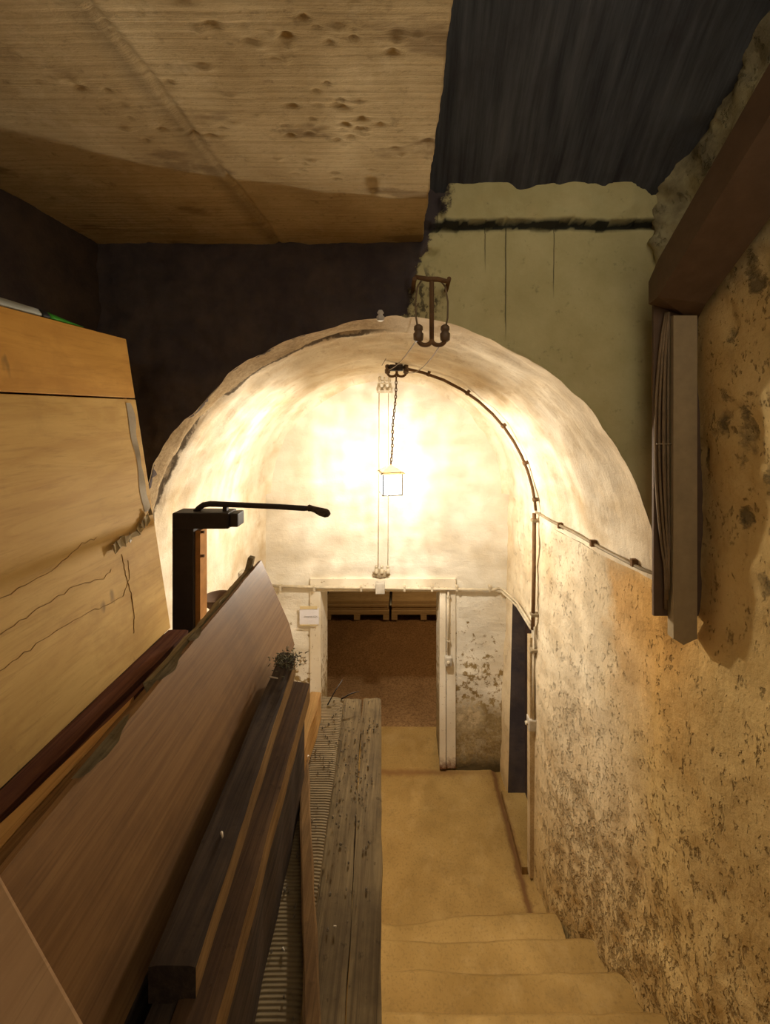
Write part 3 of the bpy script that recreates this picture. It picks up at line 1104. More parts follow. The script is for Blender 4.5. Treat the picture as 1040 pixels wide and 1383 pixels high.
# big hook in front of the crown, carried by a crossbar in the arch wall
hx, hy, hz = 0.158, 1.98, 4.33
o = thing('insulator_hook', 'large rusty double hook with two brown insulators hanging before the arch crown', 'insulator hook', (hx, hy, 4.2))
hook_bracket(o, (hx, hy, hz), 0.066, 0.046, (1, 0, 0), stem=0.27)
bm = bmesh.new()
tube(bm, [(hx - .085, hy, 4.625), (hx - .02, hy, 4.612), (hx + .03, hy, 4.612), (hx + .085, hy, 4.60)], [.010, .013, .013, .010], 10)
for s in (-.085, .085):
    tube(bm, [(hx + s, hy - .01, 4.612), (hx + s * 1.06, hy + .19, 4.60)], .011, 8)
link('crossbar', bm, RUST, o)
for s in (-1, 1):
    bm = bmesh.new()
    tube(bm, [(hx + s * .066, hy, 4.36), (hx + s * .078, hy - .005, 4.42), (hx + s * .080, hy, 4.50), (hx + s * .07, hy + .02, 4.58), (hx + s * .05, hy + .05, 4.62)], .0045, 8)
    link('lead', bm, CABLE, o)

# small bracket at the crown, over the lantern
kx, ky, kz = -0.025, 3.25, 4.29
o = thing('insulator_bracket', 'small iron bracket with paired insulators under the vault crown, above the lantern chain', 'insulator bracket', (kx, ky, 4.25))
hook_bracket(o, (kx, ky, kz), 0.075, 0.042, (1, 0, 0), mat_i=BAKE, stem=0.13)
bm = bmesh.new()
box(bm, kx - .06, kx + .05, ky - .035, ky + .035, kz - .005, kz + .045)
bevel(bm, .008)
link('bracket_block', bm, IRON, o)

# wires from the front hook to the crown bracket
o = thing('overhead_wire', 'pair of thin wires sagging from the big hook back to the crown bracket', 'wires', (0.1, 2.6, 4.3))
for a, b, sag in (((hx - .066, hy, 4.325), (kx - .07, ky, 4.29), .03), ((hx + .066, hy, 4.325), (kx + .07, ky, 4.28), .07), ((hx - .06, hy + .1, 4.52), (kx - .12, ky, 4.33), .0)):
    bm = bmesh.new()
    A, B = Vector(a), Vector(b)
    tube(bm, [A.lerp(B, k / 12) - Vector((0, 0, sag * 4 * (k / 12) * (1 - k / 12))) for k in range(13)], .0032, 6)
    link('wire', bm, CABLE, o)

# wall insulators and the wires down the end wall
ye = Y_END - 0.06
o = thing('wall_insulator', 'white painted pair of insulator hooks high on the end wall behind the lantern chain', 'insulator hook', (-0.17, ye, 4.2))
hook_bracket(o, (-0.165, ye, 4.29), 0.052, 0.032, (1, 0, 0), mat_i=PIPEW, mat_h=PIPEW, stem=0.04)
bm = bmesh.new()
box(bm, -.25, -.08, ye, Y_END + .02, 4.155, 4.185)
for x in (-.225, -.165, -.105):
    lathe(bm, [(.012, 0), (.016, .01), (.016, .03), (.009, .045)], x, ye + .005, 4.178, 12)
link('terminal_rail', bm, PIPEW, o)
o = thing('wall_wires', 'two thin painted wires running down the end wall to the doorway junction', 'wires', (-.19, ye, 2.25))
for xa, xb in ((-.225, -.235), (-.125, -.13)):
    bm = bmesh.new()
    tube(bm, [(xa, ye + .01, 4.16), ((xa + xb) / 2 + .004, ye + .02, 3.3), (xb, ye + .01, 2.26)], .0038, 6)
    link('wire', bm, m_plain('painted_wire', (0.62, 0.50, 0.34), 0.7, 0.2) if 'painted_wire' not in bpy.data.materials else bpy.data.materials['painted_wire'], o)
o = thing('wall_insulator', 'grey mortar-set insulator pair directly above the doorway junction box', 'insulator', (-.21, ye, 2.12))
bm = bmesh.new()
bmesh.ops.create_uvsphere(bm, u_segments=24, v_segments=14, radius=1)
for v in bm.verts:
    k = 1 + .25 * fbm(v.co.x, v.co.y, v.co.z, 2.5, 3)
    v.co = Vector((-.21 + v.co.x * .10 * k, Y_END + v.co.y * .05 * k, 2.165 + v.co.z * .05 * k))
link('mortar', bm, m_plain('grey_mortar', (0.44, 0.35, 0.23), 0.95, 0.1, 0, 0.5, 30, 0.6), o, True)
for x in (-.255, -.195, -.13):
    bm = bmesh.new()
    lathe(bm, [(.016, 0), (.019, .01), (.019, .045), (.011, .05), (.011, .06), (.017, .066), (.013, .085)], x, ye + .005, 2.19, 14)
    link('insulator', bm, PIPEW, o)

bm = bmesh.new()
lathe(bm, [(.012, 0), (.020, .006), (.020, .024), (.012, .030), (.012, .036), (.018, .042), (.010, .056)], -.10, 2.07, 4.425, 14)
tube(bm, [(-.10, 2.075, 4.445), (-.10, 2.15, 4.45)], .007, 6)
tag(link('porcelain_insulator', bm, m_plain('white_porcelain', (0.85, 0.82, 0.76), 0.3, 0.5)), 'single small white porcelain insulator on the lip of the arch crown', 'insulator')

# ------------------------------------------------------------------ lantern on its chain
o = thing('hanging_lantern', 'glowing square lantern with pyramid lid hanging from the vault crown on a chain', 'lantern', (LAMP.x, LAMP.y, 3.27))
lx, ly = LAMP.x, LAMP.y
RZ = Matrix.Rotation(math.radians(12), 3, 'Z')


def spin(bm):
    bmesh.ops.rotate(bm, cent=(lx, ly, 0), matrix=RZ, verts=bm.verts)


bm = bmesh.new()
h = .105
ap = bm.verts.new((lx, ly, 3.520))
q = [bm.verts.new((lx + a * h, ly + b * h, 3.452)) for a, b in ((-1, -1), (1, -1), (1, 1), (-1, 1))]
m2 = [bm.verts.new((lx + a * h * .45, ly + b * h * .45, 3.492)) for a, b in ((-1, -1), (1, -1), (1, 1), (-1, 1))]
for k in range(4):
    bm.faces.new((q[k], q[(k + 1) % 4], m2[(k + 1) % 4], m2[k]))
    bm.faces.new((m2[k], m2[(k + 1) % 4], ap))
bmesh.ops.solidify(bm, geom=bm.faces[:], thickness=.004)
spin(bm)
link('lid', bm, PIPE, o)
bm = bmesh.new()
b_, zt, zb = .078, 3.45, 3.275
for a, b in ((-1, -1), (1, -1), (1, 1), (-1, 1)):
    box(bm, lx + a * b_ - .0045, lx + a * b_ + .0045, ly + b * b_ - .0045, ly + b * b_ + .0045, zb, zt)
for z in (zb, zt - .005):
    for s in (-1, 1):
        box(bm, lx - b_, lx + b_, ly + s * b_ - .003, ly + s * b_ + .003, z, z + .009)
        box(bm, lx + s * b_ - .003, lx + s * b_ + .003, ly - b_, ly + b_, z, z + .009)
spin(bm)
fr = link('frame', bm, IRON, o)
for k in range(4):
    bm = bmesh.new()
    a = [(-1, -1), (1, -1), (1, 1), (-1, 1)]
    p, r = a[k], a[(k + 1) % 4]
    c = .075
    bm.faces.new([bm.verts.new((lx + p[0] * c, ly + p[1] * c, zb + .006)), bm.verts.new((lx + r[0] * c, ly + r[1] * c, zb + .006)),
                  bm.verts.new((lx + r[0] * c, ly + r[1] * c, zt - .006)), bm.verts.new((lx + p[0] * c, ly + p[1] * c, zt - .006))])
    spin(bm)
    link('glass_pane', bm, GLOW, fr)
bm = bmesh.new()
zz = 3.516
i = 0
ch_bot, ch_top = 3.516, 4.262
nl = 26
stp = (ch_top - ch_bot) / nl
for i in range(nl):
    cz = ch_bot + stp * (i + .5)
    k = cz - ch_bot
    cxx = lx + (kx - lx) * k / (ch_top - ch_bot) + .004 * math.sin(k * 14)
    cyy = ly + (ky - ly) * k / (ch_top - ch_bot)
    hl, hw = stp * .62, .0075
    pts = []
    for s in range(13):
        a = 2 * PI * s / 12
        u, v = hw * math.cos(a), hl * math.sin(a)
        pts.append((cxx + (u if i % 2 else u * .3), cyy + (u * .3 if i % 2 else u), cz + v))
    tube(bm, pts, .0042, 6, caps=False)
link('chain', bm, RUST, o)

# ------------------------------------------------------------------ conduit following the vault on the right, and its branches
yv = 3.30


def vault_pt(y, th, off):
    xr, xl, zc = lerp_table(XR_TOP, y), lerp_table(XL, y), lerp_table(ZC, y)
    cx, a, b = (xr + xl) / 2, (xr - xl) / 2 - off, zc - Z_SPR - off
    return Vector((cx + a * math.cos(th), y, Z_SPR + b * math.sin(th)))


o = thing('conduit', 'dark bent conduit curving down the right side of the vault from the crown bracket', 'conduit', (0.9, yv, 3.2))
bm = bmesh.new()
arc = [(kx + .05, ky, 4.315)] + [vault_pt(yv, th, .035) for th in [math.radians(d) for d in (80, 74, 66, 58, 51, 44, 37, 31, 25, 19, 13, 8, 4)]]
tube(bm, arc, .0125)
link('pipe', bm, RUST, o)
for d in (72, 56, 38, 22, 8):
    p = vault_pt(yv, math.radians(d), .03)
    bm = bmesh.new()
    lathe(bm, [(.024, -.012), (.024, .012)], 0, 0, 0, 12)
    tdir = (vault_pt(yv, math.radians(d + 2), .03) - vault_pt(yv, math.radians(d - 2), .03)).normalized()
    bmesh.ops.rotate(bm, cent=(0, 0, 0), matrix=Vector((0, 0, 1)).rotation_difference(tdir).to_matrix(), verts=bm.verts)
    bmesh.ops.translate(bm, vec=p, verts=bm.verts)
    link('clip', bm, RUST, o)

o = thing('conduit', 'thick dark vertical conduit on the right wall beside the dark doorway', 'conduit', (1.10, 3.36, 0))
bm = bmesh.new()
x_ = right_x(3.36, 3.0) - .03
tube(bm, [(x_, 3.36, 3.10), (x_ - .003, 3.36, 2.6), (right_x(3.36, 2.1) - .03, 3.37, 2.12)], .0165)
link('pipe', bm, RUST, o)
bm = bmesh.new()
for dy in (-.02, .012):
    tube(bm, [(right_x(3.4, 2.1) - .025, 3.38 + dy, 2.15), (right_x(3.4, 1.4) - .02, 3.40 + dy, 1.33), ], .009)
link('lower_pipe', bm, PIPEW, o)
for z in (3.04, 2.25, 1.95):
    bm = bmesh.new()
    xx = right_x(3.36, z)
    box(bm, xx - .055, xx + .03, 3.335, 3.385, z - .012, z + .012)
    bevel(bm, .004)
    link('clip', bm, PIPE, o)
bm = bmesh.new()
xx = right_x(3.4, 1.3)
box(bm, xx - .055, xx + .02, 3.365, 3.445, 1.255, 1.355)
bevel(bm, .012)
o = tag(link('light_switch', bm, SWITCH), 'rounded grey switch box on the right wall at the dark doorway edge', 'switch')
bm = bmesh.new()
tube(bm, [(xx - .05, 3.405, 1.305), (xx - .075, 3.405, 1.305)], .014)
link('switch_knob', bm, PIPEW, o)

bm = bmesh.new()
box(bm, 1.10, 1.145, 3.385, 3.452, 0.0, DZ)
bevel(bm, .004)
struct('trim_4', bm, m_wood('limewashed_post', (0.62, 0.50, 0.32), (0.50, 0.38, 0.22), (0.28, 0.19, 0.09)))

o = thing('conduit', 'slender conduit running level along the right wall from the vertical conduit towards the cable trunk', 'conduit', (1.2, 2.8, 3.1))
bm = bmesh.new()
pts = [(right_x(y, 3.1) - .022, y, 3.115 - .02 * (3.33 - y)) for y in (3.34, 3.1, 2.8, 2.5, 2.2, 2.0)]
tube(bm, pts, .0105)
link('pipe', bm, PIPE, o)
for y in (2.98, 2.58, 2.25):
    bm = bmesh.new()
    xx = right_x(y, 3.1)
    box(bm, xx - .04, xx + .02, y - .012, y + .012, 3.085, 3.128)
    bevel(bm, .004)
    link('clip', bm, RUST, o)

o = thing('conduit', 'pale conduit slanting over the dark right-hand doorway to the end wall corner', 'conduit', (1.12, 3.9, 2.05))
for dz in (0, -.035):
    bm = bmesh.new()
    tube(bm, [(1.075, yc, 2.02 + dz), (1.10, 4.30, 2.05 + dz), (right_x(3.9, 2.1) - .03, 3.9, 2.09 + dz), (right_x(3.42, 2.1) - .03, 3.42, 2.13 + dz)], .0115)
    link('pipe', bm, PIPEW, o)

# ------------------------------------------------------------------ cable trunk on the right wall
o = thing('cable_duct', 'brown and grey metal cable trunking standing upright on the right wall before the arch', 'cable trunking', (1.32, 1.93, 2.92))
bm = bmesh.new()
box(bm, 1.251, 1.50, 1.97, 1.985, 2.949, 4.50)
bevel(bm, .003)
link('back_plate', bm, TRUNK, o)
bm = bmesh.new()
vs = box(bm, 1.318, 1.432, 1.925, 1.968, 2.861, 4.42)
bm2 = [bm.verts.new((1.322, 1.927, 2.861)), bm.verts.new((1.43, 1.927, 2.861)), bm.verts.new((1.43, 1.96, 2.861)), bm.verts.new((1.37, 1.93, 2.83))]
bm.faces.new((bm2[0], bm2[1], bm2[3]))
bm.faces.new((bm2[1], bm2[2], bm2[3]))
bm.faces.new((bm2[2], bm2[0], bm2[3]))
link('channel', bm, TRUNKG, o)
for k in range(5):
    bm = bmesh.new()
    x0 = 1.247 - .004 * k + .006 * (k % 2)
    bow = [.052, .040, .028, .016, .006][k]
    y0 = 1.955 - .007 * (k % 3)
    pts = []
    zt_, zb_ = 4.44, 2.99 + .05 * k
    for s in range(15):
        u = s / 14
        bw = bow * math.sin(PI * min(1, u * 1.15)) ** 0.8 if u < .87 else 0
        pts.append((1.300 + .003 * k - bw, y0, zt_ + (zb_ - zt_) * u))
    tube(bm, pts, .0058, 8)
    link('cable', bm, CABLE, o)
bm = bmesh.new()
tube(bm, [(1.245, 1.940, 3.80), (1.318, 1.940, 3.80)], .003, 6)
link('cable_tie', bm, PIPE, o)
# the sloping length climbing with the stair
bm = bmesh.new()
pr = []
for y, z in ((1.86, 4.46), (-0.4, 6.18)):
    xr_ = lerp_table(XR_TOP, y)
    a = [(1.20, y, z + .03), (1.425, y, z + .0), (1.425, y, z + .20), (1.20, y, z + .20)]
    pr.append([bm.verts.new(p) for p in a])
for k in range(4):
    bm.faces.new((pr[0][k], pr[0][(k + 1) % 4], pr[1][(k + 1) % 4], pr[1][k]))
bm.faces.new(pr[0])
bm.faces.new(pr[1][::-1])
# mitred foot reaching back to the upright plate
vs = [bm.verts.new(p) for p in ((1.235, 1.985, 4.49), (1.47, 1.985, 4.40), (1.47, 1.985, 4.60), (1.235, 1.985, 4.60))]
for k in range(4):
    bm.faces.new((pr[0][k], pr[0][(k + 1) % 4], vs[(k + 1) % 4], vs[k]))
tag(link('cable_tray', bm, TRUNK), 'dark brown boxed cable tray climbing the right wall parallel to the stair', 'cable tray')

# ------------------------------------------------------------------ left: plywood crate, its tape and the bag on it
def crate_x(z):
    return -1.02 + (z - 2.995) * (-1.217 + 1.02) / (4.279 - 2.995)


o = thing('plywood_crate', 'tall plywood crate with an orange top board standing at the left of the timber pile', 'crate', (-1.2, 1.2, 2.995))


def crate_slab(z0, z1, y0, y1, x_off, depth):
    bm = bmesh.new()
    a, b = crate_x(z0) + x_off, crate_x(z1) + x_off
    p = [(a, y0, z0), (a, y1, z0), (b, y1, z1), (b, y0, z1)]
    f = [bm.verts.new(q) for q in p]
    g = [bm.verts.new((q[0] - depth, q[1], q[2])) for q in p]
    bm.faces.new(f)
    bm.faces.new(g[::-1])
    for k in range(4):
        bm.faces.new((f[k], g[k], g[(k + 1) % 4], f[(k + 1) % 4]))
    bevel(bm, .003)
    return bm


link('lower_board', crate_slab(2.995, 4.011, .40, 1.78, 0, .02), PLY_LOW, o)
link('upper_board', crate_slab(4.017, 4.279, .40, 1.772, .004, .024), PLY_UP, o)
link('back_board', crate_slab(2.995, 4.27, .40, 1.76, -.235, .015), PLY_LOW, o)
for y0 in (.41, 1.73):
    link('end_board', crate_slab(2.995, 4.26, y0, y0 + .022, -.02, .215), PLY_LOW, o)
link('lid', crate_slab(4.262, 4.281, .40, 1.765, -.02, .23), PLY_UP, o)

# thin wavy brown lines on the lower board
def on_crate(y, z, off=.0015):
    return Vector((crate_x(z) + off, y, z))


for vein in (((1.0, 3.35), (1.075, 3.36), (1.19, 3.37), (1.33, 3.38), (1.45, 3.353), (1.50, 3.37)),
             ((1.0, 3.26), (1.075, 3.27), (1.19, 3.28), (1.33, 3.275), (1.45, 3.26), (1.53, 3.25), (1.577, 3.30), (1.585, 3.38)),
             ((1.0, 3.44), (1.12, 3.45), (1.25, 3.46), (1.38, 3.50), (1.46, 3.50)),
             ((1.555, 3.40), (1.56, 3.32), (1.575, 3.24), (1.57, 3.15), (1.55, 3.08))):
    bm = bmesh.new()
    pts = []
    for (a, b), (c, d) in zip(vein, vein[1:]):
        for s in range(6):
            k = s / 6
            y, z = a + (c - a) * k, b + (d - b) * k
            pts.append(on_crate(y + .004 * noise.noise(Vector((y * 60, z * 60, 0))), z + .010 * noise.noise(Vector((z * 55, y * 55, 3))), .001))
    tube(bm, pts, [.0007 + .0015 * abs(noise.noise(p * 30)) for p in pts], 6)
    link('wavy_line', bm, VEIN, o)
# adhesive tape peeling off the edge
bm = bmesh.new()
strip = []
for s in range(20):
    u = s / 19
    z = 3.995 - .47 * u
    wdt = .012 + .004 * math.sin(u * 9)
    yy = 1.722 + .012 * u + .004 * math.sin(u * 14)
    strip.append((bm.verts.new(on_crate(yy - wdt, z, .002)), bm.verts.new(on_crate(yy + wdt, z, .006 + .006 * abs(math.sin(u * 11))))))
for a, b in zip(strip, strip[1:]):
    bm.faces.new((a[0], b[0], b[1], a[1]))
t = tag(link('adhesive_tape', bm, TAPE, smooth=True), 'strip of shiny grey tape peeling off the right edge of the plywood crate', 'tape')
bm = bmesh.new()
rt = random.Random(5)
path = [(1.735, 3.525), (1.72, 3.50), (1.70, 3.485), (1.67, 3.475), (1.64, 3.46), (1.60, 3.455), (1.56, 3.452), (1.53, 3.455), (1.50, 3.44)]
prev = None
for k, (y, z) in enumerate(path):
    for j in range(3):
        a = on_crate(y + rt.uniform(-.010, .010), z + rt.uniform(.004, .022), .004 + rt.uniform(0, .02))
        b = on_crate(y + rt.uniform(-.010, .010), z - rt.uniform(.004, .022), .004 + rt.uniform(0, .02))
        cur = (bm.verts.new(a), bm.verts.new(b))
        if prev:
            bm.faces.new((prev[0], cur[0], cur[1]))
            bm.faces.new((prev[0], cur[1], prev[1]))
        prev = cur
link('crumpled_end', bm, m_plain('crumpled_clear_tape', (0.40, 0.30, 0.15), 0.2, 0.6), t)

# bag lying on the crate lid
o = thing('folded_bag', 'flat grey folded bag with a bright green corner lying on top of the plywood crate', 'bag', (-1.30, 1.3, 4.283))
bm = bmesh.new()
def wedge(bm, y0, y1, h0, h1, x0, x1, n=10):
    rows = []
    for i in range(n + 1):
        u = i / n
        y, hh = y0 + (y1 - y0) * u, h0 + (h1 - h0) * u
        zb_ = 4.283
        xs_ = [x0, x0 + .012, (x0 + x1) / 2, x1 - .012, x1]
        zs_ = [zb_ + hh * .3, zb_ + hh * .9, zb_ + hh * (1.05 + .1 * math.sin(u * 7)), zb_ + hh * .9, zb_ + hh * .3]
        rows.append([bm.verts.new((a, y, b)) for a, b in zip(xs_, zs_)] + [bm.verts.new((x1, y, zb_)), bm.verts.new((x0, y, zb_))])
    for r0, r1 in zip(rows, rows[1:]):
        for k in range(7):
            bm.faces.new((r0[k], r0[(k + 1) % 7], r1[(k + 1) % 7], r1[k]))
    bm.faces.new(rows[0])
    bm.faces.new(rows[-1][::-1])
wedge(bm, .90, 1.366, .041, .028, -1.42, -1.223)
link('body', bm, GREYBAG, o, True)
bm = bmesh.new()
wedge(bm, 1.366, 1.398, .028, .027, -1.42, -1.222, 3)
link('dark_band', bm, BLACKP, o, True)
bm = bmesh.new()
wedge(bm, 1.398, 1.548, .027, .006, -1.41, -1.223)
link('green_corner', bm, GREEN, o, True)

# ------------------------------------------------------------------ iron pump post with its lever
px_, py_ = -1.165, 2.20
o = thing('hand_pump', 'black iron pump post with long lever handle standing behind the timber pile', 'hand pump', (px_, py_, 2.2))
bm = bmesh.new()
box(bm, px_ - .06, px_ + .055, py_ - .05, py_ + .05, 2.2, 3.41)
bevel(bm, .006)
link('post', bm, IRON, o)
bm = bmesh.new()
box(bm, px_ + .055, px_ + .082, py_ - .03, py_ + .045, 2.2, 3.31)
link('rod_guide', bm, OCHRE, o)
bm = bmesh.new()
box(bm, px_ - .058, px_ + .245, py_ - .055, py_ + .055, 3.325, 3.412)
box(bm, px_ + .245, px_ + .292, py_ - .045, py_ + .045, 3.332, 3.405)
bevel(bm, .008)
link('head', bm, IRON, o)
bm = bmesh.new()
hp = [(px_ + .04, py_, 3.405), (px_ + .06, py_, 3.425), (px_ + .085, py_, 3.443), (px_ + .12, py_, 3.449), (px_ + .3, py_, 3.442), (px_ + .5, py_, 3.433), (px_ + .64, py_, 3.424), (px_ + .66, py_, 3.424)]
tube(bm, hp, [.015, .016, .016, .016, .015, .015, .015, .013], 12)
box(bm, px_ + .195, px_ + .218, py_ - .012, py_ + .012, 3.40, 3.44)
lv = link('lever', bm, IRON, o)
bm = bmesh.new()
gp = [(.655, 3.424, .013), (.665, 3.426, .019), (.68, 3.423, .016), (.70, 3.417, .017), (.73, 3.405, .023), (.76, 3.397, .024), (.775, 3.394, .017), (.783, 3.393, .006)]
tube(bm, [(px_ + a, py_, b) for a, b, c in gp], [c for a, b, c in gp], 14)
link('grip', bm, W_DARK, lv)
for z in (3.23, 3.36):
    bm = bmesh.new()
    tube(bm, [(px_ + .05, py_ - .02, z - .06), (px_ + .10, py_ - .02, z - .06)], .008, 8)
    link('bolt', bm, RUST, o)

# bowl on the left wall
bx, by, bz = -1.335, 2.92, 2.60
o = thing('iron_bowl', 'small dark iron bowl held on the left vault wall behind the pump', 'bowl', (bx, by, bz - .1))
bm = bmesh.new()
lathe(bm, [(.02, -.085), (.055, -.07), (.085, -.035), (.097, .0), (.10, .008), (.094, .010), (.09, 0), (.078, -.03), (.05, -.06), (.01, -.07)], bx, by, bz, 28)
link('bowl', bm, m_plain('dark_iron_bowl', (0.10, 0.055, 0.03), 0.7, 0.3), o)
bm = bmesh.new()
tube(bm, [(bx - .09, by + .02, bz - .02), (bx - .16, by + .05, bz - .02)], .012, 8)
link('bracket', bm, RUST, o)
o = thing('conduit', 'pale thin conduit slanting along the left vault wall behind the bowl', 'conduit', (-1.45, 3.2, 2.4))
bm = bmesh.new()
xL = lambda y: lerp_table(XL, y) + .03
tube(bm, [(xL(2.7), 2.7, 2.25), (xL(3.2), 3.2, 2.34), (xL(3.74), 3.74, 2.41), (xL(3.95), 3.95, 2.38), (xL(4.32), yc, 2.07)], .011, 8)
link('pipe', bm, PIPEW, o)
bm = bmesh.new()
box(bm, xL(3.74) - .03, xL(3.74) + .035, 3.70, 3.79, 2.38, 2.46)
bevel(bm, .01)
link('junction', bm, SWITCH, o)

# ------------------------------------------------------------------ the timber pile
TG = 'boards and timbers of the pile'


def plank(name, label, mat, fl, fr, nl, nr, zf, zn, th, cat='plank', **kw):
    bm = bmesh.new()
    rough_plank(bm, fl, fr, nl, nr, zf, zn, th, **kw)
    o = link(name, bm, mat)
    if label:
        tag(o, label, cat, TG)
    return o


# bearers across the landing
for k, (y, nm) in enumerate(((0.55, 'nearest the camera'), (1.55, 'at the far end of the landing'))):
    bm = bmesh.new()
    box(bm, -1.58, -.17, y - .06, y + .06, 2.20, 2.565)
    bevel(bm, .006)
    tag(link('bearer_beam', bm, W_DARK), 'dark cross beam carrying the timber pile, ' + nm, 'beam', TG)

plank('plank', 'weathered grey plank with nail holes forming the right edge of the pile', W_GREY,
      (-.176, 1.895), (-.088, 1.893), (-.094, .45), (-.018, .45), 2.60, 2.60, .034, seed=1.3, ragged=.008)
plank('plank', 'weathered grey plank second from the right edge of the pile, beside the ribbed board', W_GREY,
      (-.262, 1.885), (-.180, 1.89), (-.196, .45), (-.097, .45), 2.60, 2.597, .034, seed=4.1, ragged=.010)
o = plank('ribbed_board', 'grooved decking board with fine cross ribs left of the weathered planks', m_ribbed(),
          (-.362, 1.86), (-.258, 1.845), (-.31, .45), (-.199, .45), 2.634, 2.634, .066, cat='decking board', seed=7.7, ragged=.010, n=60, wob=.002)
plank('batten', 'slim reddish-brown batten lying aslant across the ribbed board', W_BROWN,
      (-.383, 1.52), (-.350, 1.52), (-.135, .58), (-.092, .58), 2.672, 2.668, .034, cat='batten', seed=2.2)
plank('timber', 'short brown timber end showing between the twin beams and the ribbed board', W_ORANGE,
      (-.385, 1.72), (-.335, 1.715), (-.387, 1.35), (-.345, 1.38), 2.752, 2.75, .115, cat='timber', seed=5.5)
plank('beam', 'brown squared beam, right one of the twin beams with lamplight painted on its flank', [W_DARKB, W_LIT_FLANK],
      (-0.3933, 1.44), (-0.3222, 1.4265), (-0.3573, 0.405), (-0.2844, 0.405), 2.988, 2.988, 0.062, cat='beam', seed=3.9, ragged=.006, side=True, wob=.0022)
plank('beam', 'dark grubby beam topped with moss at its far end, resting against the large veneered board', [W_DARK, W_LIT_FLANK],
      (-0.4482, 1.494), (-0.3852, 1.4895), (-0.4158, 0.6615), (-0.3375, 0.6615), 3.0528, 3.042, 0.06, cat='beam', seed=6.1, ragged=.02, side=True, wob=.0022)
plank('timber', 'rough dark timber underneath the mossy beam', W_DARK,
      (-0.4275, 1.404), (-0.3933, 1.404), (-0.405, 0.423), (-0.3618, 0.423), 2.9844, 2.9772, 0.41, cat='timber', seed=8.8)

plank('timber', 'dark timber underneath the brown squared beam', W_DARK,
      (-.390, 1.41), (-.335, 1.41), (-.352, .41), (-.300, .41), 2.924, 2.922, .354, cat='timber', seed=8.1)

# the big veneered board leaning over, on a hidden timber
def lean_board(yf, yn, xtf, xtn, zt, xb, zb, th, mat, name, label, cat, rag=0.0, seed=0.0, corner=0.0):
    bm = bmesh.new()
    n, m = 44, 10
    nx, nz = (zt - zb), -((xtf + xtn) / 2 - xb)
    L = math.hypot(nx, nz)
    nx, nz = nx / L, nz / L
    f, b = [], []
    for i in range(n + 1):
        y = yf + (yn - yf) * i / n
        xt = xtf + (xtn - xtf) * i / n
        r0, r1 = [], []
        for j in range(m + 1):
            s = j / m
            x, z = xb + (xt - xb) * s, zb + (zt - zb) * s
            yy = y
            if i == 0:
                yy -= corner * max(0.0, (0.18 - s) / 0.18)
            if j == m and rag:
                k = rag * fbm(seed, y, 0, 6, 5)
                x, z = x + k * (xt - xb) / L, z + k * (zt - zb) / L
            r0.append(bm.verts.new((x, yy, z)))
            r1.append(bm.verts.new((x - nx * th, yy, z - nz * th)))
        f.append(r0)
        b.append(r1)
    for i in range(n):
        for j in range(m):
            bm.faces.new((f[i][j], f[i][j + 1], f[i + 1][j + 1], f[i + 1][j]))
            bm.faces.new((b[i][j], b[i + 1][j], b[i + 1][j + 1], b[i][j + 1]))
        for j in (0, m):
            bm.faces.new((f[i][j], f[i + 1][j], b[i + 1][j], b[i][j]))
    for i in (0, n):
        bm.faces.new(f[i] + b[i][::-1])
    return tag(link(name, bm, mat), label, cat, TG)


lean_board(1.755, .25, -.608, -.553, 3.305, -.453, 2.954, .016, W_VENEER, 'veneered_board', 'large brown veneered board leaning lengthwise in the middle of the pile', 'board', rag=.004, seed=1, corner=.045)
lean_board(1.71, .98, -.628, -.608, 3.302, -.476, 2.954, .024, W_BARK, 'rough_board', 'rough splintered board standing directly behind the large veneered board', 'board', rag=.012, seed=4)
bm = bmesh.new()
box(bm, -.650, -.626, 1.68, 1.71, 3.27, 3.343)
bmesh.ops.rotate(bm, cent=(-.64, 1.70, 3.30), matrix=Matrix.Rotation(math.radians(14), 3, 'Y'), verts=bm.verts)
bevel(bm, .004)
tag(link('wood_block', bm, W_BARK), 'small wooden block at the far top corner of the veneered board', 'block', TG)
bm = bmesh.new()
box(bm, -.64, -.452, .45, 1.66, 2.566, 2.952)
bevel(bm, .006)
tag(link('timber', bm, W_DARK), 'dark timber beneath the large veneered board', 'timber', TG)

plank('beam', 'dark red-brown beam lying along the foot of the plywood crate', W_PURPLE,
      (-1.016, 1.757), (-.928, 1.757), (-1.016, .40), (-.968, .40), 2.999, 2.999, .432, cat='beam', seed=2.7)
plank('beam', 'thin dark red-brown board standing between the crate-side beam and the round pole', W_PURPLE,
      (-.918, 1.71), (-.895, 1.71), (-.955, .40), (-.938, .40), 2.986, 2.986, .418, cat='beam', seed=9.7)
plank('batten', 'bare orange batten tucked beside the round pole, left of the veneered board', W_ORANGE,
      (-.870, 1.30), (-.852, 1.25), (-.936, .40), (-.855, .40), 3.031, 3.031, .463, cat='batten', seed=3.3, ragged=.02)
bm = bmesh.new()
pp = [(-.808 + .0008 * k + .006 * fbm(0, k, 0, .4, 2), 1.80 - k * .055, 3.020 + .006 * fbm(3, k, 0, .4, 2)) for k in range(26)]
tube(bm, pp, [.046 + .005 * fbm(k, 0, 0, .6, 3) for k in range(26)], 16)
tag(link('wooden_pole', bm, W_BROWN), 'round brown wooden pole between the crate-side beams and the veneered board', 'pole', TG)
bm = bmesh.new()
box(bm, -.842, -.765, .5, 1.75, 2.566, 2.97)
bevel(bm, .006)
tag(link('timber', bm, W_DARK), 'dark timber carrying the round wooden pole', 'timber', TG)

bm = bmesh.new()
box(bm, -1.58, -1.02, .5, 1.74, 2.566, 2.993)
bevel(bm, .006)
tag(link('timber', bm, W_DARK), 'broad dark timber beneath the plywood crate', 'timber', TG)

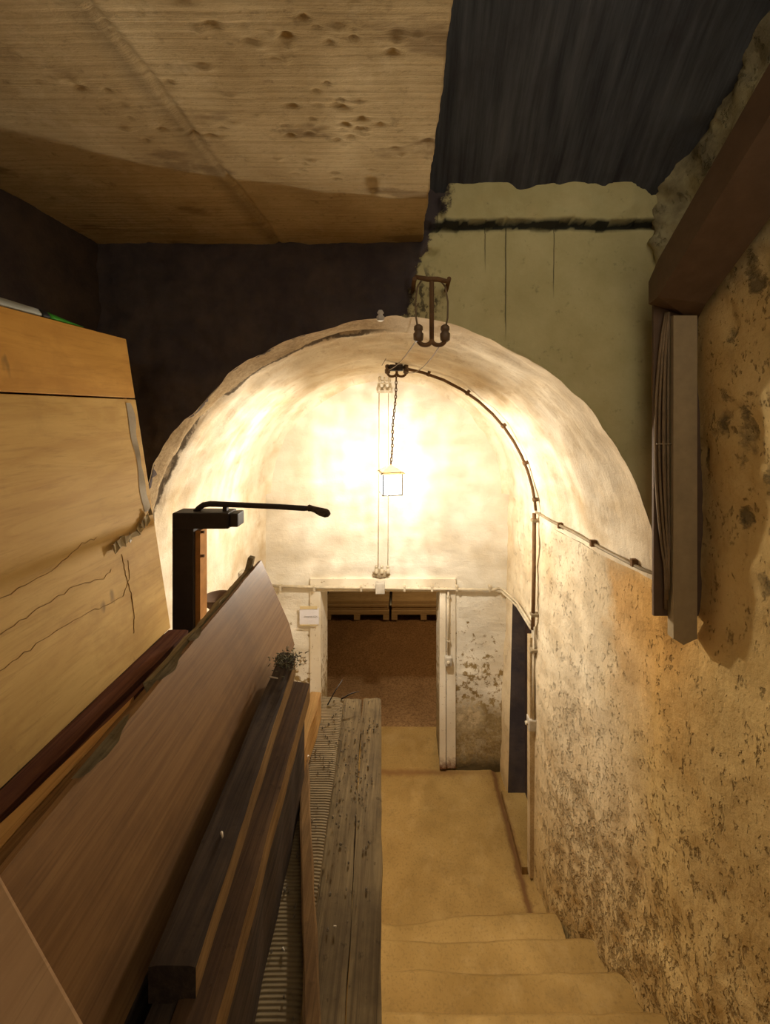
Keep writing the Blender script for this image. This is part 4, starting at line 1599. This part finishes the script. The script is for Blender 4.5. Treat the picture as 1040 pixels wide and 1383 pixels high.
# flat brown panel nearest the camera
bm = bmesh.new()
hexa(bm, [(-.312, .396, 3.3525), (-.527, .526, 3.3525), (-.918, .495, 3.3525), (-.72, -.225, 3.3525)], .022)
bevel(bm, .003)
tag(link('panel', bm, W_PANEL), 'matt brown panel with a slanted edge lying nearest the camera at bottom left', 'panel', TG)

# veneer flakes curling off the rough board
for k, (y, ln, wd_) in enumerate(((.774, .144, .020), (1.01, .108, .015), (1.15, .063, .011))):
    bm = bmesh.new()
    rr = []
    for i in range(9):
        u = i / 8
        a = wd_ * math.sin(PI * (0.12 + .86 * u)) * (1 + .4 * fbm(u, k, 0, 6, 2))
        yy = y + ln * (u - .5)
        rr.append((bm.verts.new((-.553 - .055 * (yy - .25) / 1.505 - .008, yy, 3.314 + .002 * k)), bm.verts.new((-.553 - .055 * (yy - .25) / 1.505 + a * .7, yy + .004, 3.310 - a * .8 + .008))))
    for a, b in zip(rr, rr[1:]):
        bm.faces.new((a[0], b[0], b[1], a[1]))
    bmesh.ops.solidify(bm, geom=bm.faces[:], thickness=.002)
    tag(link('veneer_flake', bm, W_BARK), ('long grey veneer flake', 'middle grey veneer flake', 'smallest grey veneer flake')[k] + ' curling over the top edge of the large veneered board', 'wood flake', 'veneer flakes on the board edge')

# moss on the dark beam, twigs, splinters
bm = bmesh.new()
rm = random.Random(3)
for _ in range(170):
    c = Vector((rm.gauss(-.412, .024), rm.gauss(1.445, .03), 3.053 + abs(rm.gauss(0, .009))))
    d = Vector((rm.gauss(0, 1), rm.gauss(0, 1), abs(rm.gauss(.5, .6)))).normalized() * rm.uniform(.007, .018)
    tube(bm, [c, c + d * .6, c + d + Vector((0, 0, -.002))], [.0022, .0016, .0005], 4)
o = tag(link('moss', bm, MOSS), 'tuft of dusty moss and cobweb on the far end of the dark beam', 'moss')
o['kind'] = 'stuff'
for k, (a, b) in enumerate((((-.325, 1.80, 2.637), (-.272, 1.905, 2.68)), ((-.27, 1.835, 2.637), (-.19, 1.875, 2.645)))):
    bm = bmesh.new()
    A, B = Vector(a), Vector(b)
    tube(bm, [A, A.lerp(B, .5) + Vector((0, 0, .006)), B], [.003, .0025, .001], 6)
    tag(link('twig', bm, IRON), ('dark twig sticking up', 'thin twig lying flat')[k] + ' at the far end of the ribbed board', 'twig', 'twigs on the pile')
for k, (c, ln, an, nm) in enumerate((((-.4275, 1.355, 3.055), .035, .5, 'on the dark beam near its mossy end'), ((-.3825, .86, 3.047), .022, 1.2, 'on the near half of the dark beam'),
                                     ((-.345, 1.48, 2.677), .03, 2.0, 'on the far tip of the slim batten'), ((-.285, .98, 2.638), .014, 1.0, 'on the ribbed board left of the batten'),
                                     ((-.17, 1.05, 2.605), .007, .2, 'on the weathered planks'))):
    bm = bmesh.new()
    d = Vector((math.cos(an), -math.sin(an) * .6, 0)) * ln * .5
    tube(bm, [Vector(c) - d, Vector(c) + d + Vector((0, 0, .002))], [.003, .002], 5)
    tag(link('splinter', bm, CHIP), 'pale wood splinter lying ' + nm, 'splinter', 'pale splinters on the pile')
# crumbs of debris over the planks
bm = bmesh.new()
for _ in range(240):
    x = rm.uniform(-.36, -.09)
    y = rm.triangular(.8, 1.88, 1.7)
    zt_ = 2.602 if x > -.25 else 2.636
    if -.27 < x < -.19:
        zt_ = 2.637
    s = rm.uniform(.0012, .0042)
    bmesh.ops.create_icosphere(bm, subdivisions=1, radius=s, matrix=Matrix.Translation((x, y, zt_ + s * .5)) @ Matrix.Diagonal((1, 1.6, .7, 1)))
o = tag(link('debris', bm, m_plain('dust_crumbs', (0.22, 0.17, 0.11), 0.95, 0.05, 0, 0.6, 200)), 'crumbs of dirt scattered over the planks of the pile', 'debris')
o['kind'] = 'stuff'

# ------------------------------------------------------------------ pallets in the store room
PG = 'pallets in the store room'
PB = 'boards stacked on the pallets'
for k, (xa, lab) in enumerate(((-1.40, 'left'), (-.155, 'right'))):
    zf = .065
    o = thing('pallet', f'{lab} wooden pallet against the back wall of the store room beyond the doorway', 'pallet', (xa + .6, 7.9, zf), PG)
    y0, y1 = 7.45, 8.12
    bm = bmesh.new()
    box(bm, xa, xa + 1.2, y0, y1, zf + .10, zf + .125)
    link('deck', bm, W_PALE, o)
    for x in (xa, xa + .545, xa + 1.09):
        bm = bmesh.new()
        box(bm, x, x + .11, y0, y1, zf, zf + .10)
        link('bearer', bm, W_PALE, o)
    for j in range(4):
        bm = bmesh.new()
        z = zf + .127 + .058 * j
        box(bm, xa + .01 * (j % 2), xa + 1.2 - .012 * (j % 3), y0 + .015 * (j % 2), y1, z, z + .050)
        bevel(bm, .003)
        tag(link('board', bm, W_PALE), f'{("lowest", "second lowest", "second highest", "topmost")[j]} pale board stacked on the {lab} pallet in the store room', 'board', PB)
